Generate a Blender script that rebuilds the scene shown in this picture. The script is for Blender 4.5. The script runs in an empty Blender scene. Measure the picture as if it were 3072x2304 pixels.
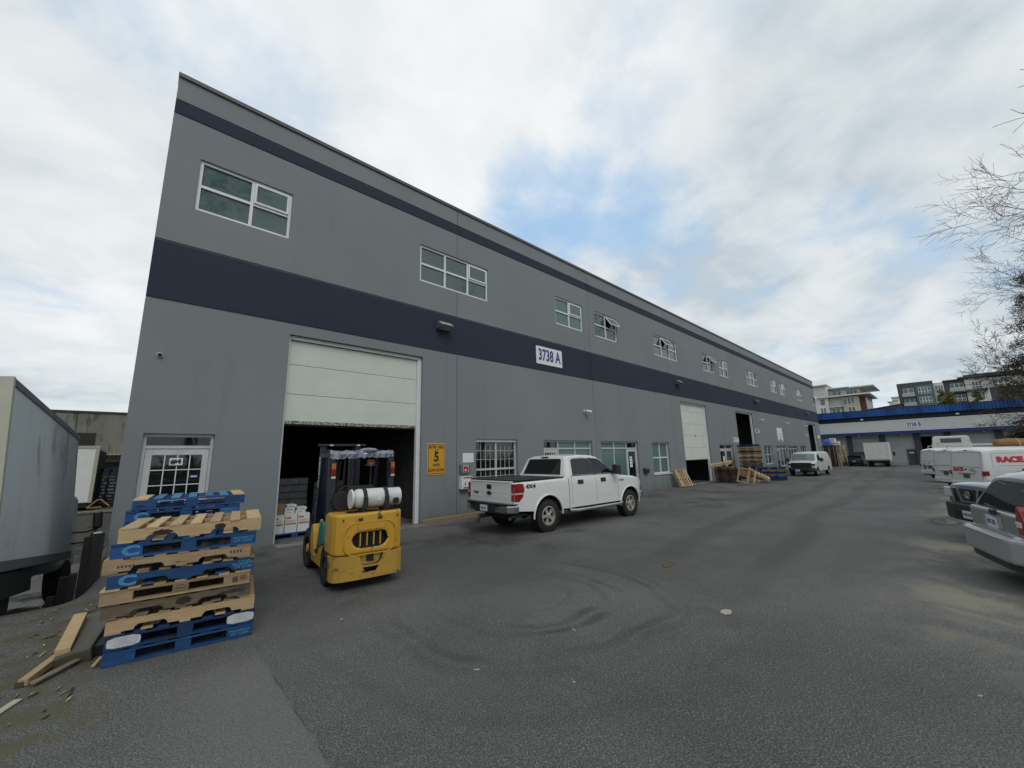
import bpy, bmesh, math, random
from mathutils import Vector, Matrix
R = math.radians
random.seed(7)
S = bpy.context.scene
C = S.collection
# ---------------------------------------------------------------- camera
CAMZ = 1.9055
yaw, pitch, roll = R(42.896797), R(10.47658981), R(-1.33021623)
F = Vector((math.sin(yaw)*math.cos(pitch), math.cos(yaw)*math.cos(pitch), math.sin(pitch)))
r0 = Vector((math.cos(yaw), -math.sin(yaw), 0)); u0 = r0.cross(F)
rr_ = r0*math.cos(roll)+u0*math.sin(roll); uu_ = u0*math.cos(roll)-r0*math.sin(roll)
cd = bpy.data.cameras.new('camera'); cam = bpy.data.objects.new('camera', cd); C.objects.link(cam)
cam.matrix_world = Matrix(((rr_.x, uu_.x, -F.x, 0), (rr_.y, uu_.y, -F.y, 0), (rr_.z, uu_.z, -F.z, CAMZ), (0, 0, 0, 1)))
cd.sensor_width = 36; cd.lens = 1186.18/3072*36; cd.clip_start = .05; cd.clip_end = 3000
S.camera = cam
# ---------------------------------------------------------------- world, sun, exposure
SUN_EL, SUN_AZ = R(48), R(200)      # azimuth of the sun, measured from +Y clockwise
W = bpy.data.worlds.new('World'); S.world = W; W.use_nodes = True
nt = W.node_tree; N = nt.nodes; L = nt.links
N.clear()
def nn(t, **k):
    n = N.new(t)
    for a, b in k.items(): setattr(n, a, b)
    return n
def vm(op, a=None, b=None):
    n = nn('ShaderNodeVectorMath', operation=op)
    for i, v in enumerate((a, b)):
        if v is None: continue
        if hasattr(v, 'is_linked') or isinstance(v, bpy.types.NodeSocket): L.new(v, n.inputs[i])
        else: n.inputs[i].default_value = v
    return n
def mm(op, a=None, b=None, c=None, clamp=False):
    n = nn('ShaderNodeMath', operation=op); n.use_clamp = clamp
    for i, v in enumerate((a, b, c)):
        if v is None: continue
        if isinstance(v, bpy.types.NodeSocket): L.new(v, n.inputs[i])
        else: n.inputs[i].default_value = v
    return n.outputs[0]
sky = nn('ShaderNodeTexSky', sky_type='NISHITA'); sky.sun_disc = False
sky.sun_elevation = SUN_EL; sky.sun_rotation = SUN_AZ; sky.air_density = 1.0; sky.dust_density = 1.5; sky.ozone_density = 1.5
tc = nn('ShaderNodeTexCoord'); sp = nn('ShaderNodeSeparateXYZ'); L.new(tc.outputs['Generated'], sp.inputs[0])
zz = mm('ADD', mm('MAXIMUM', sp.outputs[2], 0.0), 0.22)
cb = nn('ShaderNodeCombineXYZ'); L.new(mm('DIVIDE', sp.outputs[0], zz), cb.inputs[0]); L.new(mm('DIVIDE', sp.outputs[1], zz), cb.inputs[1])
def noise(scale, det, rough, off=(0, 0, 0), dist=0.0, stretch=(1, 1, 1)):
    mp = nn('ShaderNodeMapping'); mp.inputs['Location'].default_value = off; mp.inputs['Scale'].default_value = stretch
    mp.inputs['Rotation'].default_value = (0, 0, R(20))
    L.new(cb.outputs[0], mp.inputs[0])
    t = nn('ShaderNodeTexNoise'); t.inputs['Scale'].default_value = scale; t.inputs['Detail'].default_value = det
    t.inputs['Roughness'].default_value = rough; t.inputs['Distortion'].default_value = dist
    L.new(mp.outputs[0], t.inputs[0]); return t.outputs['Fac']
def dirblob(v, c0, c1):      # 1 inside, 0 outside a cone around direction v
    v = Vector(v).normalized()
    d = vm('DOT_PRODUCT', tc.outputs['Generated'], tuple(v)).outputs['Value']
    m = nn('ShaderNodeMapRange'); m.interpolation_type = 'SMOOTHSTEP'
    L.new(d, m.inputs[0]); m.inputs[1].default_value = math.cos(R(c1)); m.inputs[2].default_value = math.cos(R(c0))
    return m.outputs[0]
def pixdir(px, py): return F+rr_*((px-1536)/1186.18)-uu_*((py-1152)/1186.18)
n1 = noise(1.5, 7, .50, (3.1, 1.7, 0), .25, (1, 1.12, 1))
n2 = noise(3.4, 8, .56, (8.2, 4.4, 0), .25, (1, 1.1, 1))
n3 = noise(.8, 4, .5, (1.2, 7.9, 0), .2)
cov = mm('ADD', mm('MULTIPLY', n1, .65), mm('MULTIPLY', n2, .35))
hole = mm('MAXIMUM', dirblob(pixdir(1620, 660), 2, 12), mm('MULTIPLY', dirblob(pixdir(800, 300), 1, 11), .6))
hole = mm('MAXIMUM', hole, mm('MULTIPLY', dirblob(pixdir(1900, 760), 1, 12), .8))
hole = mm('MAXIMUM', hole, mm('MULTIPLY', dirblob(pixdir(2400, 1080), 2, 22), .30))
hole = mm('MAXIMUM', hole, mm('MULTIPLY', dirblob(pixdir(240, 130), 2, 12), .45))
cov = mm('SUBTRACT', cov, mm('MULTIPLY', hole, .165))
mr = nn('ShaderNodeMapRange'); mr.interpolation_type = 'SMOOTHSTEP'; L.new(cov, mr.inputs[0])
mr.inputs[1].default_value = .22; mr.inputs[2].default_value = .47
cf = mr.outputs[0]
cr = nn('ShaderNodeValToRGB'); e = cr.color_ramp
L.new(mm('ADD', mm('ADD', mm('MULTIPLY', n2, .55), mm('MULTIPLY', n3, .55)), mm('SUBTRACT', mm('MULTIPLY', dirblob(pixdir(1500, 120), 5, 38), .12), mm('MULTIPLY', dirblob(pixdir(2500, 780), 5, 30), .10))), cr.inputs[0])
e.elements[0].position = .38; e.elements[0].color = (.51, .585, .64, 1)
e.elements[1].position = .72; e.elements[1].color = (.87, .895, .905, 1)
el = e.elements.new(.52); el.color = (.70, .755, .785, 1)
csc = nn('ShaderNodeMix', data_type='RGBA', blend_type='MULTIPLY'); csc.inputs[0].default_value = 1
L.new(cr.outputs[0], csc.inputs['A']); csc.inputs['B'].default_value = (10.4, 10.35, 10.3, 1)
# thin high veil over the blue: clear sky here is hazy
skm = nn('ShaderNodeMix', data_type='RGBA', blend_type='MULTIPLY'); skm.inputs[0].default_value = 1
L.new(sky.outputs[0], skm.inputs['A']); skm.inputs['B'].default_value = (1.3, 1.3, 1.3, 1)
ski = nn('ShaderNodeMix', data_type='RGBA'); ski.inputs[0].default_value = .80
L.new(skm.outputs['Result'], ski.inputs['A']); ski.inputs['B'].default_value = (4.4, 6.7, 9.4, 1)
fin = nn('ShaderNodeMix', data_type='RGBA'); L.new(cf, fin.inputs[0])
L.new(ski.outputs['Result'], fin.inputs['A']); L.new(csc.outputs['Result'], fin.inputs['B'])
bg = nn('ShaderNodeBackground'); bg.inputs['Strength'].default_value = .10
L.new(fin.outputs['Result'], bg.inputs[0]); out = nn('ShaderNodeOutputWorld'); L.new(bg.outputs[0], out.inputs[0])
sd = bpy.data.lights.new('sun', 'SUN'); sd.energy = .95; sd.angle = R(24); sd.color = (1, .965, .91)
sun = bpy.data.objects.new('sun', sd); C.objects.link(sun)
sv = Vector((math.sin(SUN_AZ)*math.cos(SUN_EL), math.cos(SUN_AZ)*math.cos(SUN_EL), math.sin(SUN_EL)))
sun.rotation_euler = sv.to_track_quat('Z', 'Y').to_euler()
vs = S.view_settings; vs.view_transform = 'Standard'; vs.look = 'None'; vs.exposure = 0.0; vs.gamma = 1; vs.use_curve_mapping = False
S.cycles.max_bounces = 6; S.cycles.diffuse_bounces = 3; S.cycles.glossy_bounces = 3
# ---------------------------------------------------------------- materials
M = {}
def _sock(m, n, i, v):
    if isinstance(v, bpy.types.NodeSocket): m.node_tree.links.new(v, n.inputs[i])
    else: n.inputs[i].default_value = v
def mat(name, col, rough=.6, metal=0.0, var=0.0, vs_=3.0, bump=0.0, bs=40.0, col2=None, dirt=None, stretch=(1, 1, 1), spec=.5, coat=0.0, fine=0.0, dthr=.58, rvar=0.0):
    """procedural paint/wood/metal: base colour, slow variation, fine grain, optional shaped dirt"""
    m = bpy.data.materials.new(name); m.use_nodes = True; M[name] = m
    t = m.node_tree; b = t.nodes['Principled BSDF']
    b.inputs['Roughness'].default_value = rough; b.inputs['Metallic'].default_value = metal
    b.inputs['Specular IOR Level'].default_value = spec; b.inputs['Coat Weight'].default_value = coat; b.inputs['Coat Roughness'].default_value = .06
    tc = t.nodes.new('ShaderNodeTexCoord'); mp = t.nodes.new('ShaderNodeMapping'); t.links.new(tc.outputs['Object'], mp.inputs[0])
    mp.inputs['Scale'].default_value = stretch
    oi = t.nodes.new('ShaderNodeObjectInfo')
    ad = t.nodes.new('ShaderNodeVectorMath'); ad.operation = 'MULTIPLY_ADD'
    t.links.new(oi.outputs['Random'], ad.inputs[0]); ad.inputs[1].default_value = (37, 53, 71); t.links.new(mp.outputs[0], ad.inputs[2])
    def nz(s, d=4):
        n = t.nodes.new('ShaderNodeTexNoise'); n.inputs['Scale'].default_value = s; n.inputs['Detail'].default_value = d
        n.inputs['Roughness'].default_value = .6; t.links.new(ad.outputs[0], n.inputs[0]); return n.outputs['Fac']
    cur = None
    mx = t.nodes.new('ShaderNodeMix'); mx.data_type = 'RGBA'
    a = tuple(col)+(1,); c2 = tuple(col2)+(1,) if col2 else tuple(max(0, c*(1-var)) for c in col)+(1,)
    mr = t.nodes.new('ShaderNodeMapRange'); mr.inputs[1].default_value = .3; mr.inputs[2].default_value = .7
    t.links.new(nz(vs_, 5), mr.inputs[0]); t.links.new(mr.outputs[0], mx.inputs[0])
    mx.inputs['A'].default_value = a; mx.inputs['B'].default_value = c2
    cur = mx.outputs['Result']
    if fine:
        fm = t.nodes.new('ShaderNodeMix'); fm.data_type = 'RGBA'; fm.blend_type = 'MULTIPLY'; fm.inputs[0].default_value = 1
        r2 = t.nodes.new('ShaderNodeMapRange'); r2.inputs[1].default_value = .3; r2.inputs[2].default_value = .7; r2.inputs[3].default_value = 1-fine; r2.inputs[4].default_value = 1+fine
        t.links.new(nz(bs, 3), r2.inputs[0]); t.links.new(cur, fm.inputs['A']); t.links.new(r2.outputs[0], fm.inputs['B']); cur = fm.outputs['Result']
    if rvar:
        vm_ = t.nodes.new('ShaderNodeMix'); vm_.data_type = 'RGBA'; vm_.blend_type = 'MULTIPLY'; vm_.inputs[0].default_value = 1
        rr = t.nodes.new('ShaderNodeMapRange'); rr.inputs[3].default_value = 1-rvar; rr.inputs[4].default_value = 1+rvar*.6
        t.links.new(oi.outputs['Random'], rr.inputs[0]); t.links.new(cur, vm_.inputs['A']); t.links.new(rr.outputs[0], vm_.inputs['B']); cur = vm_.outputs['Result']
    if dirt:
        dm = t.nodes.new('ShaderNodeMix'); dm.data_type = 'RGBA'
        r3 = t.nodes.new('ShaderNodeMapRange'); r3.inputs[1].default_value = dthr; r3.inputs[2].default_value = dthr+.06
        t.links.new(nz(dirt[1], 6), r3.inputs[0]); t.links.new(r3.outputs[0], dm.inputs[0]); t.links.new(cur, dm.inputs['A'])
        dm.inputs['B'].default_value = tuple(dirt[0])+(1,); cur = dm.outputs['Result']
    t.links.new(cur, b.inputs['Base Color'])
    if bump:
        bp = t.nodes.new('ShaderNodeBump'); bp.inputs['Strength'].default_value = bump; bp.inputs['Distance'].default_value = .01
        t.links.new(nz(bs, 4), bp.inputs['Height']); t.links.new(bp.outputs[0], b.inputs['Normal'])
    return m
def glass(name, col, rough=.04, spec=.6, wave=0.0):
    m = mat(name, col, rough, spec=spec, var=.25, vs_=.8)
    if wave:
        t = m.node_tree; b = t.nodes['Principled BSDF']; n = t.nodes.new('ShaderNodeTexNoise'); n.inputs['Scale'].default_value = 1.3
        tc = t.nodes.new('ShaderNodeTexCoord'); t.links.new(tc.outputs['Object'], n.inputs[0])
        bp = t.nodes.new('ShaderNodeBump'); bp.inputs['Strength'].default_value = wave; bp.inputs['Distance'].default_value = .05
        t.links.new(n.outputs['Fac'], bp.inputs['Height']); t.links.new(bp.outputs[0], b.inputs['Normal'])
    return m
def emis(name, col, s):
    m = bpy.data.materials.new(name); m.use_nodes = True; M[name] = m; b = m.node_tree.nodes['Principled BSDF']
    b.inputs['Base Color'].default_value = tuple(col)+(1,); b.inputs['Emission Color'].default_value = tuple(col)+(1,); b.inputs['Emission Strength'].default_value = s
WG = (.214, .240, .250)
def wallmat(name, col, stain):
    m = mat(name, col, .85, var=.10, vs_=.35, bump=.25, bs=55, fine=.05, spec=.25)
    t = m.node_tree; b = t.nodes['Principled BSDF']; src = b.inputs['Base Color'].links[0].from_socket
    tc = t.nodes.new('ShaderNodeTexCoord')
    mp = t.nodes.new('ShaderNodeMapping'); mp.inputs['Scale'].default_value = (1.6, 1, .10); t.links.new(tc.outputs['Object'], mp.inputs[0])
    n = t.nodes.new('ShaderNodeTexNoise'); n.inputs['Scale'].default_value = 1.6; n.inputs['Detail'].default_value = 6; n.inputs['Roughness'].default_value = .65; t.links.new(mp.outputs[0], n.inputs[0])
    r = t.nodes.new('ShaderNodeMapRange'); r.inputs[1].default_value = .56; r.inputs[2].default_value = .76; r.inputs[4].default_value = stain; t.links.new(n.outputs['Fac'], r.inputs[0])
    # grime splashed up from the ground
    s = t.nodes.new('ShaderNodeSeparateXYZ'); t.links.new(tc.outputs['Object'], s.inputs[0])
    n2 = t.nodes.new('ShaderNodeTexNoise'); n2.inputs['Scale'].default_value = 2.2; n2.inputs['Detail'].default_value = 7; t.links.new(tc.outputs['Object'], n2.inputs[0])
    h = t.nodes.new('ShaderNodeMath'); h.operation = 'MULTIPLY_ADD'; t.links.new(n2.outputs['Fac'], h.inputs[0]); h.inputs[1].default_value = -1.3; t.links.new(s.outputs[2], h.inputs[2])
    r2 = t.nodes.new('ShaderNodeMapRange'); r2.inputs[1].default_value = .1; r2.inputs[2].default_value = -.75; r2.inputs[4].default_value = .5; t.links.new(h.outputs[0], r2.inputs[0])
    # small pock marks
    v = t.nodes.new('ShaderNodeTexVoronoi'); v.inputs['Scale'].default_value = 1.1; t.links.new(tc.outputs['Object'], v.inputs[0])
    r3 = t.nodes.new('ShaderNodeMapRange'); r3.inputs[1].default_value = .03; r3.inputs[2].default_value = .012; r3.inputs[4].default_value = .6; t.links.new(v.outputs['Distance'], r3.inputs[0])
    a1 = t.nodes.new('ShaderNodeMath'); a1.operation = 'MAXIMUM'; t.links.new(r.outputs[0], a1.inputs[0]); t.links.new(r2.outputs[0], a1.inputs[1])
    a2 = t.nodes.new('ShaderNodeMath'); a2.operation = 'MAXIMUM'; t.links.new(a1.outputs[0], a2.inputs[0]); t.links.new(r3.outputs[0], a2.inputs[1])
    mx = t.nodes.new('ShaderNodeMix'); mx.data_type = 'RGBA'; t.links.new(a2.outputs[0], mx.inputs[0]); t.links.new(src, mx.inputs['A'])
    mx.inputs['B'].default_value = tuple(c*.42 for c in col)+(1,); t.links.new(mx.outputs['Result'], b.inputs['Base Color'])
wallmat('wall_grey', WG, .22)
wallmat('wall_navy', (.032, .040, .062), .2)
mat('joint', (.09, .10, .105), .9)
mat('coping', (.085, .092, .096), .5, var=.3)
mat('frame_white', (.74, .76, .75), .45, var=.12)
mat('frame_alu', (.55, .57, .57), .45, metal=.0, var=.15)
glass('glass_teal', (.030, .082, .080), .03, 1.0, .10)
glass('glass_blind', (.10, .19, .18), .12, .6)
glass('glass_dark', (.010, .014, .014), .03, .8, .05)
glass('glass_car', (.008, .010, .011), .03, .45)
glass('glass_screen', (.16, .25, .26), .08, .9)
mat('door_white', (.62, .66, .60), .55, var=.10, vs_=1.2, fine=.04, dirt=((.30, .31, .27), 3.2), dthr=.70)
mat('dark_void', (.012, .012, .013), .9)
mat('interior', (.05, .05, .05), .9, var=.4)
mat('black', (.012, .012, .013), .55, var=.2)
mat('rubber', (.018, .018, .018), .8, var=.3, vs_=8)
mat('plastic_black', (.022, .022, .024), .42)
mat('chrome', (.55, .55, .55), .18, metal=1.0, var=.1)
mat('alloy', (.46, .45, .41), .38, metal=.25, var=.2)
mat('paint_white', (.72, .735, .72), .28, var=.03, coat=.6)
mat('paint_van', (.66, .68, .67), .35, var=.08, coat=.4, vs_=1.5)
mat('paint_silver', (.30, .31, .32), .30, metal=.55, var=.06, coat=.8)
mat('paint_dark', (.13, .135, .17), .28, metal=.5, coat=.8)
mat('paint_navycar', (.012, .014, .022), .25, coat=.8)
mat('seam', (.05, .05, .05), .7)
mat('red_lens', (.24, .012, .012), .12, spec=.8)
mat('clear_lens', (.55, .56, .56), .12, spec=.8)
mat('amber', (.42, .12, .012), .25, spec=.7)
mat('plate', (.62, .65, .68), .4)
mat('print_blue', (.02, .045, .22), .6)
mat('print_black', (.015, .015, .015), .6)
mat('print_red', (.50, .02, .03), .5)
mat('sign_white', (.74, .76, .77), .5, var=.05)
mat('sign_yellow', (.62, .31, .012), .45, var=.08)
mat('sign_yellow_pale', (.66, .42, .12), .45, var=.08)
mat('grey_print', (.30, .32, .34), .6)
mat('yellow', (.60, .335, .035), .38, var=.10, vs_=2, dirt=((.10, .075, .035), 8.5), dthr=.63, coat=.15)
mat('yellow_worn', (.50, .30, .05), .5, var=.15, vs_=3, dirt=((.09, .08, .055), 6.5), stretch=(.6, 1, 1.6), dthr=.575)
mat('navy', (.006, .009, .028), .35, var=.2, coat=.2)
mat('teal', (.015, .20, .19), .5, var=.2)
mat('tank', (.62, .64, .62), .4, var=.10, vs_=5, dirt=((.35, .35, .33), 7), dthr=.68)
mat('plastic_wrap', (.42, .44, .50), .18, var=.6, vs_=14, spec=1.0)
WD = (1, 1, 1)
mat('wood_new', (.54, .38, .205), .75, var=.22, vs_=6, fine=.10, bs=30, stretch=(1, 6, 6), dirt=((.10, .07, .04), 2.6), dthr=.72, rvar=.32)
mat('wood_newx', (.52, .37, .20), .75, var=.25, vs_=6, fine=.10, bs=30, stretch=(6, 1, 6), dirt=((.10, .07, .04), 2.6), dthr=.72, rvar=.32)
mat('wood_tan', (.38, .275, .155), .8, var=.3, vs_=6, fine=.12, bs=30, stretch=(1, 6, 6), dirt=((.04, .033, .025), 2.4), dthr=.66, rvar=.32)
mat('wood_old', (.205, .16, .11), .85, var=.4, vs_=6, fine=.15, bs=30, stretch=(1, 6, 6), dirt=((.035, .03, .025), 2.0), dthr=.62, rvar=.32)
mat('wood_dark', (.085, .062, .045), .85, var=.45, vs_=6, fine=.15, bs=30, stretch=(1, 6, 6), rvar=.32)
mat('wood_black', (.02, .02, .021), .8, var=.4, vs_=6, fine=.15, bs=30, rvar=.32)
mat('wood_blue', (.010, .085, .27), .66, var=.45, vs_=5, fine=.16, bs=26, stretch=(1, 5, 5), dirt=((.07, .10, .13), 3.4), dthr=.62, rvar=.32)
mat('wood_blue_pale', (.055, .22, .42), .65, var=.3, vs_=5, fine=.12, bs=26, stretch=(5, 1, 5), dirt=((.34, .25, .15), 3.0), dthr=.66, rvar=.32)
mat('wood_blue_dark', (.008, .045, .145), .7, var=.4, vs_=5, fine=.12, bs=26, stretch=(1, 5, 5), dirt=((.02, .02, .03), 2.8), dthr=.60, rvar=.32)
mat('print_cyan', (.07, .30, .55), .6, var=.4, vs_=60)
mat('patch_white', (.60, .62, .64), .6, var=.15, vs_=20)
mat('cardboard', (.27, .17, .10), .8, var=.2)
mat('carton', (.66, .67, .67), .6, var=.08)
mat('wrapped', (.22, .23, .24), .25, var=.55, vs_=7, spec=.8)
mat('concrete', (.23, .23, .20), .9, var=.35, vs_=1.2, bump=.3, bs=30, dirt=((.10, .10, .08), 1.5), stretch=(1.4, 1.4, .35), dthr=.55)
mat('concrete_dark', (.13, .13, .11), .9, var=.4, vs_=1.2, dirt=((.06, .065, .04), 1.5), dthr=.55)
mat('siding', (.78, .80, .79), .5, var=.08)
mat('siding_blue', (.028, .15, .50), .4, var=.7, vs_=.35, stretch=(1, 1, .1), spec=.4)
mat('trim_blue', (.02, .04, .22), .5, var=.3)
mat('b_wall', (.27, .30, .31), .85, var=.12, vs_=.6)
mat('b_dark', (.055, .060, .075), .8, var=.2)
mat('b_pale', (.38, .41, .41), .8, var=.1)
mat('truck_white', (.60, .65, .675), .4, var=.10, vs_=.7, dirt=((.33, .35, .34), 1.4), stretch=(1, 1, .4), dthr=.6)
mat('truck_rear', (.42, .42, .34), .5, var=.15, dirt=((.22, .09, .03), 2.0), dthr=.66)
mat('box_white', (.72, .73, .70), .4, var=.06, dirt=((.5, .5, .46), 2.0), dthr=.62)
mat('container', (.48, .44, .33), .6, var=.2, vs_=.8, dirt=((.20, .08, .03), 1.1), stretch=(1, 1, .35), dthr=.53)
mat('tarp_blue', (.015, .07, .33), .45, var=.3)
mat('burlap', (.34, .19, .07), .85, var=.45, vs_=5, bump=.6, bs=14)
mat('bark', (.050, .040, .036), .9, var=.4)
mat('bark_far', (.085, .062, .050), .9, var=.4)
mat('needles', (.045, .044, .024), .9, col2=(.085, .058, .036), vs_=.5)
mat('leaf_yellow', (.20, .19, .05), .8, col2=(.12, .13, .04), vs_=.6)
mat('leaf_green', (.05, .085, .028), .8, col2=(.09, .12, .035), vs_=.8)
mat('apt_white', (.60, .61, .57), .8, var=.06)
mat('apt_cream', (.46, .44, .33), .8, var=.08)
mat('apt_dark', (.070, .076, .082), .8, var=.1)
mat('apt_blue', (.10, .135, .155), .8, var=.1)
mat('apt_red', (.10, .028, .022), .7)
mat('apt_glass', (.13, .17, .18), .15, var=.3)
mat('apt_rail', (.33, .37, .38), .3)
mat('steel_grey', (.20, .21, .22), .5, metal=.5, var=.2)
mat('lamp_body', (.10, .10, .11), .5)
mat('lamp_lens', (.45, .46, .44), .25)
mat('rust_dark', (.07, .045, .03), .8, var=.4)
mat('litter_pale', (.42, .40, .32), .8, var=.2)
mat('litter_brown', (.13, .075, .045), .95, var=.3)
# ---------------------------------------------------------------- mesh builder
class MB:
    def __init__(s): s.v = []; s.f = []; s.m = []
    def add(s, vs, fs, m=0):
        o = len(s.v); s.v += [tuple(p) for p in vs]; s.f += [tuple(i+o for i in f) for f in fs]; s.m += [m]*len(fs); return s
    def box(s, x0, x1, y0, y1, z0, z1, m=0):
        if x0 > x1: x0, x1 = x1, x0
        if y0 > y1: y0, y1 = y1, y0
        if z0 > z1: z0, z1 = z1, z0
        return s.add([(x, y, z) for z in (z0, z1) for y in (y0, y1) for x in (x0, x1)],
                     [(0, 2, 3, 1), (4, 5, 7, 6), (0, 1, 5, 4), (2, 6, 7, 3), (0, 4, 6, 2), (1, 3, 7, 5)], m)
    def obox(s, c, size, rot, m=0):
        """box with rotation matrix/euler"""
        mt = rot if isinstance(rot, Matrix) else Matrix.Rotation(rot[2], 3, 'Z') @ Matrix.Rotation(rot[1], 3, 'Y') @ Matrix.Rotation(rot[0], 3, 'X')
        h = [q/2 for q in size]
        vs = [Vector(c)+mt @ Vector((x, y, z)) for z in (-h[2], h[2]) for y in (-h[1], h[1]) for x in (-h[0], h[0])]
        return s.add(vs, [(0, 2, 3, 1), (4, 5, 7, 6), (0, 1, 5, 4), (2, 6, 7, 3), (0, 4, 6, 2), (1, 3, 7, 5)], m)
    def prism(s, poly, a, b, axis='y', m=0):
        """poly in the two other axes, extruded from a to b"""
        def P(p, t):
            return {'y': (p[0], t, p[1]), 'x': (t, p[0], p[1]), 'z': (p[0], p[1], t)}[axis]
        n = len(poly)
        return s.add([P(p, a) for p in poly]+[P(p, b) for p in poly], [tuple(range(n))[::-1], tuple(range(n, 2*n))]+[(i, (i+1) % n, n+(i+1) % n, n+i) for i in range(n)], m)
    def tube(s, pts, rad, n=6, m=0, cap=True):
        pts = [Vector(p) for p in pts]; K = len(pts)
        if not isinstance(rad, (list, tuple)): rad = [rad]*K
        o = len(s.v); ref = None
        for i, p in enumerate(pts):
            d = (pts[min(i+1, K-1)]-pts[max(i-1, 0)]).normalized()
            if ref is None: ref = d.orthogonal().normalized()
            ref = (ref-d*ref.dot(d))
            ref = ref.normalized() if ref.length > 1e-6 else d.orthogonal().normalized()
            b = d.cross(ref)
            for k in range(n):
                a = 2*math.pi*k/n; s.v.append(tuple(p+(ref*math.cos(a)+b*math.sin(a))*rad[i]))
        for i in range(K-1):
            for k in range(n):
                s.f.append((o+i*n+k, o+i*n+(k+1) % n, o+(i+1)*n+(k+1) % n, o+(i+1)*n+k)); s.m.append(m)
        if cap:
            s.f.append(tuple(o+k for k in range(n))[::-1]); s.m.append(m)
            s.f.append(tuple(o+(K-1)*n+k for k in range(n))); s.m.append(m)
        return s
    def lathe(s, prof, c, axis='y', n=24, m=0, close=False):
        """prof: (t along axis, radius)"""
        o = len(s.v); K = len(prof)
        for t, r in prof:
            for k in range(n):
                a = 2*math.pi*k/n; u, v = r*math.cos(a), r*math.sin(a)
                q = {'y': (u, t, v), 'x': (t, u, v), 'z': (u, v, t)}[axis]
                s.v.append((c[0]+q[0], c[1]+q[1], c[2]+q[2]))
        for i in range(K if close else K-1):
            j = (i+1) % K
            for k in range(n):
                s.f.append((o+i*n+k, o+i*n+(k+1) % n, o+j*n+(k+1) % n, o+j*n+k)); s.m.append(m)
        if not close:
            s.f.append(tuple(o+k for k in range(n))); s.m.append(m); s.f.append(tuple(o+(K-1)*n+k for k in range(n))); s.m.append(m)
        return s
    def mesh(s, name, mats, smooth=None):
        me = bpy.data.meshes.new(name); me.from_pydata(s.v, [], s.f)
        for q in mats: me.materials.append(M[q] if isinstance(q, str) else q)
        me.polygons.foreach_set('material_index', s.m)
        bm = bmesh.new(); bm.from_mesh(me); bmesh.ops.recalc_face_normals(bm, faces=bm.faces); bm.to_mesh(me); bm.free()
        if smooth is not None:
            me.polygons.foreach_set('use_smooth', [True]*len(me.polygons)); me.set_sharp_from_angle(angle=R(smooth))
        me.update(); return me
    def build(s, name, mats, parent=None, smooth=None, bevel=0.0, loc=None, rot=None, label=None, seg=2):
        if isinstance(mats, str): mats = [mats]
        o = bpy.data.objects.new(name, s.mesh(name, mats, smooth)); C.objects.link(o)
        if parent: o.parent = parent
        if loc: o.location = loc
        if rot: o.rotation_euler = rot
        if label: o['label'] = label
        if bevel:
            b = o.modifiers.new('bevel', 'BEVEL'); b.width = bevel; b.segments = seg; b.limit_method = 'ANGLE'; b.angle_limit = R(40)
        return o
def thing(name, label, cat, loc=(0, 0, 0), rot=(0, 0, 0), group=None):
    o = bpy.data.objects.new(name, None); C.objects.link(o); o.location = loc; o.rotation_euler = rot
    o.empty_display_size = .2; return tag(o, label, cat, group)
def tag(o, label, cat, group=None):
    o['label'] = label; o['category'] = cat
    if group: o['group'] = group
    return o
def struct(o, kind='structure'): o['kind'] = kind; return o
def dup(o, parent=None):
    c = o.copy(); C.objects.link(c)
    if parent: c.parent = parent
    for ch in list(o.children): dup(ch, c)
    return c
def add_mesh(name, me, parent=None, loc=None, rot=None, label=None):
    o = bpy.data.objects.new(name, me); C.objects.link(o)
    if parent: o.parent = parent
    if loc: o.location = loc
    if rot: o.rotation_euler = rot
    if label: o['label'] = label
    return o
_tc = {}
def text(s, size, m, parent, loc, rot, bold=0.0, sx=1.0, ext=.002, name='lettering', align='CENTER', space=1.0):
    key = (s, size, m, bold, sx, ext, align, space)
    if key not in _tc:
        cu = bpy.data.curves.new('lettering', 'FONT'); cu.body = s; cu.size = size; cu.offset = bold; cu.extrude = ext
        cu.align_x = align; cu.align_y = 'CENTER'; cu.space_character = space; cu.resolution_u = 3
        t = bpy.data.objects.new('t', cu); C.objects.link(t); bpy.context.view_layer.update()
        me = bpy.data.meshes.new_from_object(t.evaluated_get(bpy.context.evaluated_depsgraph_get())); bpy.data.objects.remove(t)
        me.transform(Matrix.Diagonal((sx, 1, 1, 1))); me.materials.clear(); me.materials.append(M[m]); me.name = 'lettering'; _tc[key] = me
    return add_mesh(name, _tc[key], parent, loc, rot)
def bool_cut(o, mb):
    cme = mb.mesh('cut', ['black']); co = bpy.data.objects.new('cut', cme); C.objects.link(co)
    bpy.context.view_layer.update(); co.matrix_world = o.matrix_world.copy()
    md = o.modifiers.new('b', 'BOOLEAN'); md.operation = 'DIFFERENCE'; md.object = co; md.solver = 'EXACT'
    md.material_mode = 'TRANSFER'
    bpy.context.view_layer.update()
    me = bpy.data.meshes.new_from_object(o.evaluated_get(bpy.context.evaluated_depsgraph_get()))
    o.modifiers.clear(); o.data = me; bpy.data.objects.remove(co); return o
def lerp(tab, x):
    if x <= tab[0][0]: return tab[0][1]
    for (a, b), (c, d) in zip(tab, tab[1:]):
        if x <= c: return b+(d-b)*((x-a)/(c-a) if c > a else 1)
    return tab[-1][1]
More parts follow.
